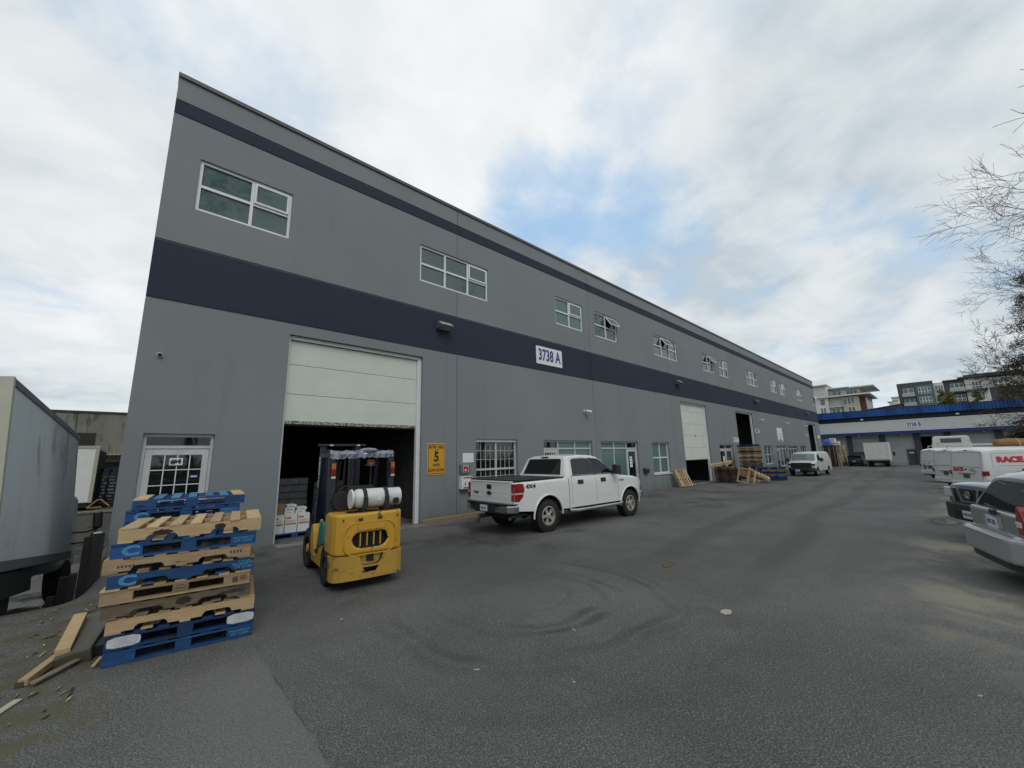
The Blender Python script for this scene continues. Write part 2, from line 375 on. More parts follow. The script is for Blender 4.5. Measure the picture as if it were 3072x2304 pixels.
# ================================================================ ground
def sst(a, b, x):
    t = max(0, min(1, (x-a)/(b-a))); return t*t*(3-2*t)
def gz(x, y):
    z = -.28*sst(28, 44, x)
    if y > 8.4:
        zl = -1.0*sst(8.5, 12.2, y)
        z = z+(zl-z)*sst(-.22, -.75, x) if y > 8.4 else z
    else:
        z += -.05*sst(-.3, -3, x)
    return z
def asphalt():
    m = bpy.data.materials.new('asphalt'); m.use_nodes = True; t = m.node_tree; b = t.nodes['Principled BSDF']; ln = t.links.new
    tc = t.nodes.new('ShaderNodeTexCoord'); P = tc.outputs['Object']
    def nz(s, d=5, r=.6, vec=None, dist=0):
        n = t.nodes.new('ShaderNodeTexNoise'); n.inputs['Scale'].default_value = s; n.inputs['Detail'].default_value = d; n.inputs['Roughness'].default_value = r
        n.inputs['Distortion'].default_value = dist; ln(vec or P, n.inputs[0]); return n.outputs['Fac']
    def mr(v, a, c, lo=0, hi=1, smooth=True):
        n = t.nodes.new('ShaderNodeMapRange'); n.inputs[1].default_value = a; n.inputs[2].default_value = c; n.inputs[3].default_value = lo; n.inputs[4].default_value = hi
        if smooth: n.interpolation_type = 'SMOOTHSTEP'
        ln(v, n.inputs[0]); return n.outputs[0]
    def ma(op, a, c=None, d=None):
        n = t.nodes.new('ShaderNodeMath'); n.operation = op
        for i, v in enumerate((a, c, d)):
            if v is None: continue
            if isinstance(v, bpy.types.NodeSocket): ln(v, n.inputs[i])
            else: n.inputs[i].default_value = v
        return n.outputs[0]
    def mix(f, a, c, bt='MIX'):
        n = t.nodes.new('ShaderNodeMix'); n.data_type = 'RGBA'; n.blend_type = bt
        for k, v in (('Factor', f), ('A', a), ('B', c)):
            i = n.inputs[0] if k == 'Factor' else n.inputs[k]
            if isinstance(v, bpy.types.NodeSocket): ln(v, i)
            else: i.default_value = v if k == 'Factor' else tuple(v)+(1,)
        return n.outputs['Result']
    sp = t.nodes.new('ShaderNodeSeparateXYZ'); ln(P, sp.inputs[0]); X, Y = sp.outputs[0], sp.outputs[1]
    # base: big worn areas
    col = mix(mr(nz(.22, 5, .55), .35, .68), (.084, .085, .083), (.132, .133, .128))
    col = mix(mr(nz(1.1, 6, .65), .42, .74, 0, .5), col, (.062, .063, .060))
    # exposed aggregate: pale and dark stones
    v = t.nodes.new('ShaderNodeTexVoronoi'); v.inputs['Scale'].default_value = 88; ln(P, v.inputs[0])
    vc = t.nodes.new('ShaderNodeSeparateColor'); ln(v.outputs['Color'], vc.inputs[0])
    stone = ma('MULTIPLY', mr(vc.outputs[0], .35, 1.0), mr(v.outputs['Distance'], .62, .30))
    wear = mr(nz(.5, 4), .3, .6, .45, 1.0)
    col = mix(ma('MULTIPLY', ma('MULTIPLY', stone, wear), .58), col, (.33, .325, .305))
    dk = mr(nz(70, 3, .55), .38, .62, .45, 1.30)
    dkc = t.nodes.new('ShaderNodeCombineColor')
    for i in range(3): ln(dk, dkc.inputs[i])
    col = mix(.85, col, dkc.outputs[0], 'MULTIPLY')
    # left of the patch seam the surface is older and paler
    wob = ma('MULTIPLY_ADD', nz(2.2, 6), .09, 1.05)
    dx = ma('SUBTRACT', X, wob)
    # tyre scrub circles
    cx = ma('SUBTRACT', X, 4.15); cy = ma('SUBTRACT', Y, 4.3)
    rad = ma('SQRT', ma('ADD', ma('MULTIPLY', cx, cx), ma('MULTIPLY', cy, cy)))
    rad = ma('MULTIPLY_ADD', nz(.55, 2), .75, ma('SUBTRACT', rad, .375))
    ring = None
    for r_, w_, k in ((.6, .035, .18), (1.04, .055, .50), (1.26, .055, .58), (1.80, .06, .42), (2.0, .05, .20), (2.6, .06, .12)):
        q = ma('MULTIPLY', mr(ma('ABSOLUTE', ma('SUBTRACT', rad, r_)), w_*1.9, w_*.4), k)
        ring = q if ring is None else ma('MAXIMUM', ring, q)
    ring = ma('MULTIPLY', ring, mr(nz(.8, 3, .5), .38, .60, .15, 1))
    # only the south half of the circles is still visible, as on the day
    ring = ma('MULTIPLY', ring, mr(Y, 5.6, 4.4, .15, 1))
    # wheel lines down the yard
    tr = ma('ABSOLUTE', ma('SUBTRACT', ma('ABSOLUTE', ma('SUBTRACT', ma('MULTIPLY_ADD', X, -.035, Y), ma('MULTIPLY_ADD', nz(.10, 2), 2.4, 1.9))), .85))
    tracks = ma('MULTIPLY', mr(tr, .42, .1), ma('MULTIPLY', mr(X, 5, 9), .32))
    spill = ma('MULTIPLY', mr(nz(.55, 5, .6), .5, .66), mr(Y, 5.0, 7.0, 0, .6))
    mark = ma('MAXIMUM', ma('MAXIMUM', ring, tracks), ma('MULTIPLY', spill, mr(X, 0.5, 2.2)))
    col = mix(mark, col, (.026, .026, .027))
    # pale silt by the parked cars
    silt = ma('MULTIPLY', mr(nz(.7, 6, .65, dist=.6), .46, .66), ma('MULTIPLY', mr(Y, 1.3, .1), mr(X, 4.6, 7.5)))
    col = mix(ma('MULTIPLY', silt, .75), col, (.26, .245, .185))
    dust = ma('MULTIPLY', mr(nz(1.3, 6, .65), .47, .68), mr(Y, 9.2, 10.9))
    col = mix(ma('MULTIPLY', dust, .55), col, (.17, .165, .14))
    # moss and dirt on the left slope
    moss = ma('MULTIPLY', mr(nz(2.6, 7, .7), .42, .60), mr(X, .15, -.25))
    moss = ma('MULTIPLY', moss, ma('MULTIPLY', mr(Y, 3.8, 5.0), mr(Y, 10.5, 8.8)))
    col = mix(ma('MULTIPLY', moss, .8), col, (.080, .076, .036))
    # the old seam: a dark crack with a paler left side
    old = ma('MULTIPLY', ma('MULTIPLY', mr(dx, .02, -.03), mr(dx, -1.1, -.25)), mr(Y, 5.5, 4.6))
    col = mix(ma('MULTIPLY', old, .38), col, (.19, .188, .18))
    crack = ma('MULTIPLY', ma('MULTIPLY', mr(ma('ABSOLUTE', dx), .012, .002), mr(nz(3, 3), .4, .6)), mr(Y, 5.6, 5.0))
    col = mix(ma('MULTIPLY', crack, .55), col, (.015, .015, .015))
    # puddle and wet patches
    pd = ma('SQRT', ma('ADD', ma('POWER', ma('DIVIDE', ma('SUBTRACT', X, 15.6), .55), 2.0), ma('POWER', ma('DIVIDE', ma('SUBTRACT', Y, .30), .20), 2.0)))
    pdn = ma('MULTIPLY_ADD', nz(2.2, 3), .9, ma('SUBTRACT', pd, .45))
    pud = mr(pdn, 1.0, .92); wet = mr(pdn, 2.1, 1.1, 0, .7)
    lowwet = ma('MULTIPLY', mr(Y, 10.5, 12), ma('MULTIPLY', mr(X, -.3, -.6), mr(nz(.8, 4), .40, .56)))
    wetall = ma('MAXIMUM', ma('MAXIMUM', wet, pud), ma('MULTIPLY', lowwet, .7))
    col = mix(wetall, col, (.022, .022, .021))
    ln(col, b.inputs['Base Color'])
    rg = mr(ma('MAXIMUM', pud, ma('MULTIPLY', lowwet, .75)), 0, 1, .80, .10)
    ln(rg, b.inputs['Roughness']); b.inputs['Specular IOR Level'].default_value = .4
    bp = t.nodes.new('ShaderNodeBump'); bp.inputs['Distance'].default_value = .006
    ln(ma('MULTIPLY', mr(ma('MAXIMUM', pud, lowwet), 0, .8, .9, 0), 1.0), bp.inputs['Strength'])
    ln(ma('ADD', ma('MULTIPLY', v.outputs['Distance'], -.8), nz(60, 3)), bp.inputs['Height']); ln(bp.outputs[0], b.inputs['Normal'])
    M['asphalt'] = m
asphalt()
def linsp(a, b, n): return [a+(b-a)*i/(n-1) for i in range(n)]
gx = sorted(set([-1500, -600, -200, -80, -40, -20, -10, -6, -4, -3]+linsp(-2.4, .2, 27)+linsp(.5, 12, 8)+linsp(14, 60, 24)+[70, 80, 100, 140, 200, 400, 900, 2000]))
gy = sorted(set([-1500, -500, -150, -60, -30, -15]+linsp(-8, 8, 9)+linsp(8.3, 13, 24)+[15, 18, 22, 26, 34, 60, 120, 300, 900, 2000]))
g = MB(); g.v = [(x, y, gz(x, y)) for y in gy for x in gx]; nx = len(gx)
g.f = [(j*nx+i, j*nx+i+1, (j+1)*nx+i+1, (j+1)*nx+i) for j in range(len(gy)-1) for i in range(nx-1)]; g.m = [0]*len(g.f)
struct(tag(g.build('ground', 'asphalt', smooth=60), 'grey asphalt yard with tyre scrub circles and an old seam', 'ground')); 
del bpy.data.objects['ground']['category']
bpy.data.objects['ground']['kind'] = 'structure'
# ================================================================ building A
K = 1.2; YW = 11.04
ZG, Z1, Z2, Z3, Z4, Z5 = 5.47, 6.79, 10.03, 10.36, 11.05, 5.15
A_ = thing('warehouse', 'long grey tilt-up warehouse with two navy bands and 3738 A sign', 'warehouse', (0, YW, 0))
joints = [-.30, 7.68, 15.54, 23.54, 31.74, 39.94, 48.2, 56.6, 65.8]
WZ0, WZ1 = 7.76, 9.08
up = [(.24, 1.90), (5.15, 7.60), (10.86, 12.53), (13.36, 15.01), (18.32, 20.90), (24.28, 26.0), (26.85, 28.5), (32.02, 34.66), (38.12, 39.86), (40.77, 42.57), (46.45, 49.15), (53.14, 54.80)]
openings = [(a*K, b*K, WZ0, WZ1) for a, b in up]
DT = 5.16
door1 = (2.07*K, 5.30*K, -.4, DT); door2 = (20.65*K, 24.0*K, -.4, DT); door3 = (28.83*K, 32.28*K, -.4, DT); door4 = (49.2*K, 52.7*K, -.5, DT)
ST = 2.56
entry4 = (-.02, 1.16, -.4, ST)
wg1 = (7.07*K, 8.72*K, .74, ST); st2 = (9.94*K, 12.67*K, -.4, ST); st3 = (13.25*K, 16.05*K, -.4, ST); wg4 = (17.29*K, 18.95*K, .82, ST)
st5 = (25.42*K, 27.62*K, -.4, 2.46); wg6 = (34.12*K, 35.95*K, .78, 2.42); st7 = (37.21*K, 40.2*K, -.5, 2.42); st7b = (40.76*K, 43.88*K, -.5, 2.42)
wg8 = (45.0*K, 47.0*K, .8, 2.42); wg9 = (53.6*K, 54.75*K, .8, 2.36)
openings += [door1, door2, door3, door4, entry4, wg1, st2, st3, wg4, st5, wg6, st7, st7b, wg8, wg9]
GR = .024
grooves = [(ZG-.04, ZG), (Z1, Z1+.04), (Z2-.035, Z2), (Z3, Z3+.035)]
def wall_panel(x0, x1, z0, z1, ops, yf=0, th=.26, mats=('wall_grey', 'wall_navy'), gr=grooves, depth=GR, navy=((ZG, Z1), (Z2, Z3))):
    xs = {x0, x1}; zs = {z0, z1}
    for a, b, c, d in ops:
        for x in (a, b):
            if x0 < x < x1: xs.add(x)
        for z in (c, d):
            if z0 < z < z1: zs.add(z)
    for a, b in gr:
        zs.update((a, b))
    xs = sorted(xs); zs = sorted(zs)
    def dep(i, j):
        if i < 0 or j < 0 or i >= len(xs)-1 or j >= len(zs)-1: return None
        x = (xs[i]+xs[i+1])/2; z = (zs[j]+zs[j+1])/2
        for a, b, c, d in ops:
            if a < x < b and c < z < d: return th
        for a, b in gr:
            if a < z < b: return depth
        return 0
    mb = MB()
    for i in range(len(xs)-1):
        for j in range(len(zs)-1):
            d = dep(i, j); xa, xb, za, zb = xs[i], xs[i+1], zs[j], zs[j+1]; zc = (za+zb)/2
            m = 1 if any(a < zc < b for a, b in navy) else 0
            if d < th: mb.add([(xa, yf+d, za), (xb, yf+d, za), (xb, yf+d, zb), (xa, yf+d, zb)], [(0, 1, 2, 3)], m)
            for di, dj, e in ((-1, 0, 'l'), (1, 0, 'r'), (0, -1, 'b'), (0, 1, 't')):
                n = dep(i+di, j+dj); n = th if n is None else n
                if n > d:
                    p = {'l': ((xa, za), (xa, zb)), 'r': ((xb, za), (xb, zb)), 'b': ((xa, za), (xb, za)), 't': ((xa, zb), (xb, zb))}[e]
                    mb.add([(p[0][0], yf+d, p[0][1]), (p[1][0], yf+d, p[1][1]), (p[1][0], yf+n, p[1][1]), (p[0][0], yf+n, p[0][1])], [(0, 1, 2, 3)], m)
    return mb
for a, b in zip(joints, joints[1:]):
    ja = 0 if a < 0 else .011; jb = 0 if b > 65 else .011
    wall_panel(a+ja, b-jb, -1.2, Z4, openings).build('wall_panel', ['wall_grey', 'wall_navy'], A_)
for x in joints[1:-1]:
    segs = [(-1.2, Z4)]
    for a, b, c, d in openings:
        if a < x < b: segs = [(-1.2, c), (d, Z4)]
    mb = MB()
    for c, d in segs: mb.box(x-.011, x+.011, .016, .05, c, d)
    mb.build('joint_seal', 'joint', A_)
# side, back, roof, floor, interior
XE = 65.8
side = MB(); side.box(-.30, -.04, .262, 32, -1.2, Z4); side.box(XE-.26, XE, .262, 32, -1.2, Z4); side.box(-.30, XE, 32.002, 32.3, -1.2, Z4)
side.build('side_wall', 'wall_grey', A_)
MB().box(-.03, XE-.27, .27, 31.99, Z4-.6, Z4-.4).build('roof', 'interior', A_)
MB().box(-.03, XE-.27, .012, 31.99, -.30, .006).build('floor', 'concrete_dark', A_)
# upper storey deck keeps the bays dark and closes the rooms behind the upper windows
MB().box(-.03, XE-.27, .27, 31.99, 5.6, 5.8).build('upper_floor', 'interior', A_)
MB().box(-.315, XE+.06, -.045, .40, Z4+.001, Z4+.03).box(-.315, XE+.06, -.045, -.025, Z4-.07, Z4).build('coping', 'coping', A_)
for x0, x1 in ((6.6, 6.75), (19.2, 19.35), (24.2, 24.3), (29.6, 29.75), (33.4, 33.5), (40.3, 40.4), (43.9, 44), (57.2, 57.3)):
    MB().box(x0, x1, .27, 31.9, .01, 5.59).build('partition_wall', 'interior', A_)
# room backs behind the shop windows: dim rooms
for a, b in ((8.4, 24.2), (29.8, 33.3), (40.5, 43.8), (44.1, 57.1)):
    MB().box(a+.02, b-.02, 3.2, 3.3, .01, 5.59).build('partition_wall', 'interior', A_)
# ---------------------------------------------------------------- windows
FW = .07
def window(x0, x1, z0, z1, cols, rows, sash=None, open_=False, gl='glass_teal', colr=None, rowr=None, grid=None, fr='frame_white', trim_top=False, name='window', sill=False, deep=.07):
    """frame is the part, panes and sashes its sub-parts"""
    f = MB(); y0, y1 = deep, deep+.09
    f.box(x0+.004, x0+FW, y0, y1, z0+.004, z1-.004); f.box(x1-FW, x1-.004, y0, y1, z0+.004, z1-.004)
    f.box(x0+FW, x1-FW, y0, y1, z0+.004, z0+FW); f.box(x0+FW, x1-FW, y0, y1, z1-FW, z1-.004)
    cx = [x0+FW]+[x0+(x1-x0)*q for q in (colr or [i/cols for i in range(1, cols)])]+[x1-FW]
    cz = [z0+FW]+[z0+(z1-z0)*q for q in (rowr or [i/rows for i in range(1, rows)])]+[z1-FW]
    h = .034
    for x in cx[1:-1]: f.box(x-h, x+h, y0+.002, y1-.002, z0+FW, z1-FW)
    for z in cz[1:-1]:
        xs = cx
        for a, b in zip(xs, xs[1:]):
            f.box(a+(h if a > x0+FW else 0), b-(h if b < x1-FW else 0), y0+.005, y1-.005, z-h, z+h)
    if sill: f.box(x0-.05, x1+.05, -.045, y0, z0-.055, z0-.002)
    if trim_top: f.box(x0+.002, x1-.002, y0-.05, y0, z1-.10, z1-.006)
    W_ = f.build(name, fr, A_)
    for i in range(len(cx)-1):
        for j in range(len(cz)-1):
            a = cx[i]+(h if i else 0); b = cx[i+1]-(h if i < len(cx)-2 else 0)
            c = cz[j]+(h if j else 0); d = cz[j+1]-(h if j < len(cz)-2 else 0)
            if sash == (i, j):
                s = MB(); q = .05; w_, h_ = b-a-.004, d-c-.004
                s.box(0, w_, 0, .04, -q, 0); s.box(0, w_, 0, .04, -h_, -h_+q); s.box(0, q, 0, .04, -h_+q, -q); s.box(w_-q, w_, 0, .04, -h_+q, -q)
                s.box(q, w_-q, .012, .02, -h_+q, -q, 1)
                s.build('sash', [fr, 'glass_blind' if open_ else gl], W_, loc=(a+.002, y0-.03, d-.002), rot=(R(-32) if open_ else 0, 0, 0))
                if not open_: continue
                MB().box(a, b, y1-.03, y1-.02, c, d).build('pane', 'glass_dark', W_); continue
            MB().box(a, b, y0+.05, y0+.06, c, d).build('pane', gl if isinstance(gl, str) else gl[(i+j*7) % len(gl)], W_)
    if grid:
        gm = MB(); nx_, nz_ = grid
        for i in range(len(cx)-1):
            for j in range(len(cz)-1):
                a, b, c, d = cx[i]+h, cx[i+1]-h, cz[j]+h, cz[j+1]-h
                for k in range(1, nx_): x = a+(b-a)*k/nx_; gm.box(x-.008, x+.008, y0+.036, y0+.049, c, d)
                for k in range(1, nz_): z = c+(d-c)*k/nz_; gm.box(a, b, y0+.030, y0+.0355, z-.008, z+.008)
        gm.build('muntin', fr, W_)
    return W_
T, Bd, Dk = 'glass_teal', 'glass_blind', 'glass_dark'
kw = [dict(cols=2, rows=2, colr=[.55], sash=(1, 1)), dict(cols=3, rows=2, colr=[.345, .68], sash=(2, 1)), dict(cols=2, rows=2, sash=(1, 1), gl=Bd),
      dict(cols=2, rows=2, sash=(1, 1), open_=True), dict(cols=3, rows=2, sash=(1, 1), open_=True), dict(cols=2, rows=2, sash=(1, 1), open_=True, gl=Dk),
      dict(cols=2, rows=2, sash=(1, 1), gl=Dk), dict(cols=3, rows=2, sash=(1, 1), gl=Dk), dict(cols=2, rows=2, sash=(1, 1)), dict(cols=2, rows=2, sash=(1, 1)),
      dict(cols=3, rows=2, sash=(1, 1)), dict(cols=2, rows=2, sash=(1, 1), open_=True)]
for (a, b), k in zip(up, kw):
    window(a*K, b*K, WZ0, WZ1, deep=.05, sill=False, **k)
window(*wg1, cols=2, rows=2, rowr=[.42], gl=Dk, grid=(4, 3), deep=.1, fr='frame_alu', trim_top=True, sill=True)
window(*wg4, cols=2, rows=2, gl=Bd, deep=.1, fr='frame_white', sill=True)
window(*wg6, cols=2, rows=2, gl=[T, Dk], deep=.1, fr='frame_alu', sill=True)
window(*wg8, cols=2, rows=2, gl=Dk, deep=.1, fr='frame_alu', sill=True)
window(*wg9, cols=1, rows=2, gl=Dk, deep=.1, fr='frame_alu', sill=True)
def glazed_door(x0, x1, z0, z1, y, grid=None, gl=Dk, handle=1, label=None):
    d = MB(); s = .11; y1 = y+.05
    d.box(x0, x0+s, y, y1, z0, z1); d.box(x1-s, x1, y, y1, z0, z1); d.box(x0+s, x1-s, y, y1, z1-.13, z1); d.box(x0+s, x1-s, y, y1, z0, z0+.24)
    D_ = d.build('door', 'frame_alu', A_)
    if label: D_['label'] = label
    MB().box(x0+s, x1-s, y+.02, y+.03, z0+.24, z1-.13).build('pane', gl, D_)
    hx = x1-.07 if handle > 0 else x0+.07
    MB().tube([(hx, y-.005, z0+.95), (hx, y-.05, z0+.98), (hx, y-.05, z0+1.22), (hx, y-.005, z0+1.25)], .011, 6).build('handle', 'steel_grey', D_)
    if grid:
        gm = MB(); a, b, c, e = x0+s, x1-s, z0+.24, z1-.13
        for k in range(1, grid[0]): x = a+(b-a)*k/grid[0]; gm.box(x-.009, x+.009, y+.006, y+.019, c, e)
        for k in range(1, grid[1]): z = c+(e-c)*k/grid[1]; gm.box(a, b, y+.001, y+.0055, z-.009, z+.009)
        gm.build('muntin', 'frame_white', D_)
    return D_
def storefront(o, cols, doors, zt, sillz, gls, grid=None, zb=0):
    """cols: fractions of the mullions; doors: indices of bays that are doors"""
    x0, x1, _, z1 = o; y0, y1 = .09, .19
    f = MB(); f.box(x0+.004, x0+.06, y0, y1, zb, z1-.004); f.box(x1-.06, x1-.004, y0, y1, zb, z1-.004); f.box(x0+.06, x1-.06, y0, y1, z1-.07, z1-.004)
    cx = [x0+.06]+[x0+(x1-x0)*q for q in cols]+[x1-.06]
    for x in cx[1:-1]: f.box(x-.03, x+.03, y0+.001, y1-.001, zb, z1-.07)
    panes = []
    for i in range(len(cx)-1):
        a = cx[i]+(.03 if i else 0); b = cx[i+1]-(.03 if i < len(cx)-2 else 0)
        f.box(a, b, y0+.003, y1-.003, zt-.03, zt+.03); panes.append((a, b, zt+.03, z1-.07, Dk if i in doors else gls))
        if i not in doors:
            f.box(a, b, y0+.003, y1-.003, sillz-.04, sillz+.02)
            if sillz > .3: f.box(a, b, y0+.02, y1-.02, zb, sillz-.04, 1)
            panes.append((a, b, sillz+.02, zt-.03, gls))
    W_ = f.build('storefront_frame', ['frame_alu', 'wall_grey'], A_)
    for a, b, c, d, q in panes: MB().box(a, b, y0+.05, y0+.06, c, d).build('pane', q, W_)
    for i in doors:
        a = cx[i]+(.03 if i else 0)+.006; b = cx[i+1]-(.03 if i < len(cx)-2 else 0)-.006
        glazed_door(a, b, zb+.01, zt-.035, y0+.02, grid if i == doors[0] else None, handle=1 if i else -1)
    return W_
storefront(entry4, [], [0], 2.28, .1, Dk, grid=(4, 6))
storefront(st2, [.30, .645], [0], 2.22, .7, Bd, grid=(5, 4))
storefront(st3, [.355, .70], [2], 2.22, .72, Bd)
storefront(st5, [.5], [0, 1], 2.15, .1, Bd, zb=0)
storefront(st7, [.36, .68], [0], 2.1, .5, T, zb=-.26)
storefront(st7b, [.33, .66], [], 2.1, .5, Dk, zb=-.27)
# ---------------------------------------------------------------- overhead doors
def overhead(o, zb, nsec, partial=True, label=None):
    x0, x1, _, z1 = o; T_ = A_
    fr = MB(); fr.box(x1-.13, x1-.003, .10, .22, -.3, z1-.01); fr.box(x0+.003, x0+.05, .10, .22, -.3, z1-.01); fr.box(x0+.05, x1-.13, .10, .16, z1-.10, z1-.01)
    F_ = fr.build('door_frame', 'frame_white', A_)
    if label: F_['label'] = label
    if zb is None: return F_
    H_ = .775; z = zb; k = 0
    D_ = MB().box(x0+.05, x1-.13, .205, .215, zb-.045, zb-.001).build('overhead_door', 'rubber', A_)
    while z < z1-.12:
        zt = min(z+H_, z1-.11); s = MB(); q = .006
        s.box(x0+.052, x1-.132, .172, .212, z+q, zt-q)
        nrib = 7
        for r_ in range(1, nrib):        # shallow pressed ribs
            zz_ = z+(zt-z)*r_/nrib; s.box(x0+.053, x1-.133, .1705, .1719, zz_-.035, zz_+.022)
        s.build('door_section', 'door_white', D_)
        z = zt; k += 1
    return D_
overhead(door1, 2.86, 3); overhead(door2, 1.47, 5); overhead(door3, None, 0); overhead(door4, None, 0)
MB().box(22.5*K-.04, 22.5*K+.04, .160, .1679, 2.95, 3.10).build('door_badge', 'print_black', A_)
# dirt along the foot of the half-open door: a worn rubber edge and grime band in the paint
mgr = mat('door_grime', (.40, .41, .37), .7, dirt=((.06, .056, .045), 26), dthr=.47, fine=.1)
MB().box(door1[0]+.053, door1[1]-.133, .1600, .1675, 2.862, 2.945).build('door_edge', 'door_grime', A_)
# ---------------------------------------------------------------- wall lights, cameras, signs
for i, (x, w) in enumerate(((5.91, 'above the large half-open door'), (20.5, 'above the white closed door'), (33.3, 'above the open pallet door'), (49.35, 'nearest the far warehouse corner'))):
    x *= K; t = thing('wall_light', 'dark box wall light on the navy band '+w, 'light', (x, YW, 6.37), group='wall lights on the navy band')
    MB().prism([(0, .10), (0, -.16), (-.26, -.16), (-.33, -.06), (-.10, .10)], -.26, .26, 'x').build('housing', 'lamp_body', t, bevel=.012)
    MB().prism([(-.115, .085), (-.325, -.055), (-.33, -.045), (-.12, .097)], -.23, .23, 'x').build('lens', 'lamp_lens', t)
    MB().box(-.2, .2, -.24, -.05, -.168, -.161).build('reflector', 'lamp_lens', t)
for (x, z, kind, w) in ((.045, 3.51, 0, 'above the entry door #4'), (12.28, 3.27, 1, 'between the two shop fronts'), (33.85, 3.94, 1, 'right of the open door behind the pallets'), (40.97, 3.97, 1, 'above the white notice board'), (48.1, 4.0, 1, 'left of the farthest open door')):
    x *= K; z *= K; t = thing('security_camera', 'small security camera on the grey wall '+w, 'camera', (x, YW, z), group='security cameras on the wall')
    if kind == 0:
        MB().lathe([(0, .05), (-.03, .05), (-.035, .04)], (0, 0, 0), 'y', 14).build('mount', 'frame_white', t, 40)
        MB().lathe([(-.036, .042), (-.06, .038), (-.078, .02)], (0, 0, 0), 'y', 14).build('dome', 'black', t, 60)
    else:
        MB().lathe([(0, .05), (-.03, .05)], (0, 0, 0), 'y', 12).build('mount', 'frame_white', t, 40)
        MB().tube([(0, -.03, 0), (0, -.10, -.02), (.02, -.16, -.02)], .018, 6).build('bracket', 'frame_white', t)
        MB().obox((.10, -.20, -.03), (.28, .10, .10), (0, R(8), R(-20))).build('camera_body', 'frame_white', t, bevel=.012)
def sign(name, label, x0, x1, z0, z1, m='sign_white', th=.012, r=.04):
    t = thing(name, label, 'sign', ((x0+x1)/2, YW-.004, (z0+z1)/2)); w, h = (x1-x0)/2, (z1-z0)/2
    pts = []
    for cx_, cz_, a0 in ((w-r, h-r, 0), (-w+r, h-r, 90), (-w+r, -h+r, 180), (w-r, -h+r, 270)):
        for k in range(5): a = R(a0+k*22.5); pts.append((cx_+r*math.cos(a), cz_+r*math.sin(a)))
    MB().prism(pts, 0, -th, 'y').build('plate', m, t)
    return t
RX = (R(90), 0, 0)
t = sign('address_sign', 'white sign reading 3738 A on the navy band', 9.72*K, 11.10*K, 4.78*K, 5.42*K)
text('3738 A', .68, 'print_blue', t, (0, -.016, 0), RX, bold=.018, sx=.70)
t = sign('speed_sign', 'yellow sign reading enter yard at 5 km/h slow down', 5.47*K, 6.02*K, 1.18*K, 2.0*K, 'sign_yellow_pale')
def rim(t, w, h, th_, m, y=-.0135):
    b = MB(); b.box(-w, w, y, y+.002, h-th_, h); b.box(-w, w, y, y+.002, -h, -h+th_); b.box(-w, -w+th_, y, y+.002, -h+th_, h-th_); b.box(w-th_, w, y, y+.002, -h+th_, h-th_); b.build('border', m, t)
MB().box(-.302, .302, -.0135, -.0122, -.465, .465).build('field', 'sign_yellow', t)
rim(t, .302, .465, .014, 'print_black', -.0165)
for s_, sz, z, sx in (('ENTER YARD', .135, .365, .70), ('AT', .14, .235, .72), ('5', .40, .05, .95), ('km/h', .14, -.185, .85), ('SLOW DOWN', .135, -.355, .68)):
    text(s_, sz, 'print_black', t, (0, -.016, z), RX, bold=.014 if s_ == '5' else .002, sx=sx)
t = sign('paper_notice', 'blank white paper sheet above the fire alarm box', 6.60*K, 6.98*K, 1.47*K, 1.73*K, th=.004, r=.01)
t = thing('fire_alarm_box', 'small grey and red alarm box on the wall under the paper notice', 'alarm', (6.64*K, YW, 1.295*K))
MB().box(-.19, .19, -.10, 0, -.15, .15).build('box', 'steel_grey', t, bevel=.02)
MB().box(-.10, .12, -.112, -.1005, -.11, .11).build('cover', 'frame_alu', t, bevel=.005)
MB().box(-.085, .09, -.122, -.1125, -.09, .085).build('panel', 'print_red', t)
MB().box(-.05, .02, -.126, -.1225, -.06, -.01).build('label_plate', 'sign_white', t)
t = thing('sprinkler_box', 'white metal box with red stripes beside the pickup', 'box', (6.65*K, YW, .93*K))
MB().box(-.215, .215, -.17, 0, -.205, .205).build('box', 'frame_white', t, bevel=.006)
MB().box(-.15, .20, -.175, -.1705, .14, .18).build('stripe', 'print_red', t); MB().box(-.15, .20, -.175, -.1705, -.18, -.14).build('stripe', 'print_red', t)
MB().box(-.10, -.06, -.18, -.1705, -.08, .0).build('latch', 'steel_grey', t)
t = thing('junction_box', 'small round conduit box on the wall behind the pickup tailgate', 'box', (6.98*K, YW, .98*K))
MB().lathe([(0, .055), (-.06, .055), (-.075, .03)], (0, 0, 0), 'y', 14).build('box', 'frame_white', t, 40)
MB().tube([(0, -.02, -.05), (0, -.02, -.9)], .014, 6).build('conduit', 'frame_alu', t)
t = thing('mailbox', 'small black mailbox on the grey wall right of the shop door', 'mailbox', (16.5*K, YW, .87*K))
MB().prism([(0, .13), (0, -.13), (-.13, -.13), (-.15, .06), (-.06, .15)], -.22, .22, 'x').build('box', 'plastic_black', t, bevel=.01)
MB().box(-.2, .2, -.158, -.151, .02, .045).build('flap', 'rubber', t)
t = sign('unit_sign', 'white sign reading UNIT 2 right of the open door', 32.42*K, 33.45*K, 2.91*K, 3.23*K); text('UNIT 2', .34, 'print_black', t, (0, -.016, 0), RX, bold=.012, sx=.85); rim(t, .59, .17, .02, 'print_black')
t = sign('unit_sign', 'white sign reading UNIT 1 left of the farthest open door', 48.0*K, 48.9*K, 2.90*K, 3.20*K); text('UNIT 1', .30, 'print_black', t, (0, -.016, 0), RX, bold=.01, sx=.85); rim(t, .52, .16, .02, 'print_black')
t = sign('warning_sign', 'small white sign with red lines left of the tall pallet stack', 27.73*K, 28.80*K, 2.22*K, 2.50*K)
for k in range(3): MB().box(-.25, .55-.1*k, -.016, -.0125, .07-k*.08, .10-k*.08).build('print_line', 'print_red', t)
MB().box(-.55, -.36, -.016, -.0125, -.1, .12).build('symbol', 'print_black', t)
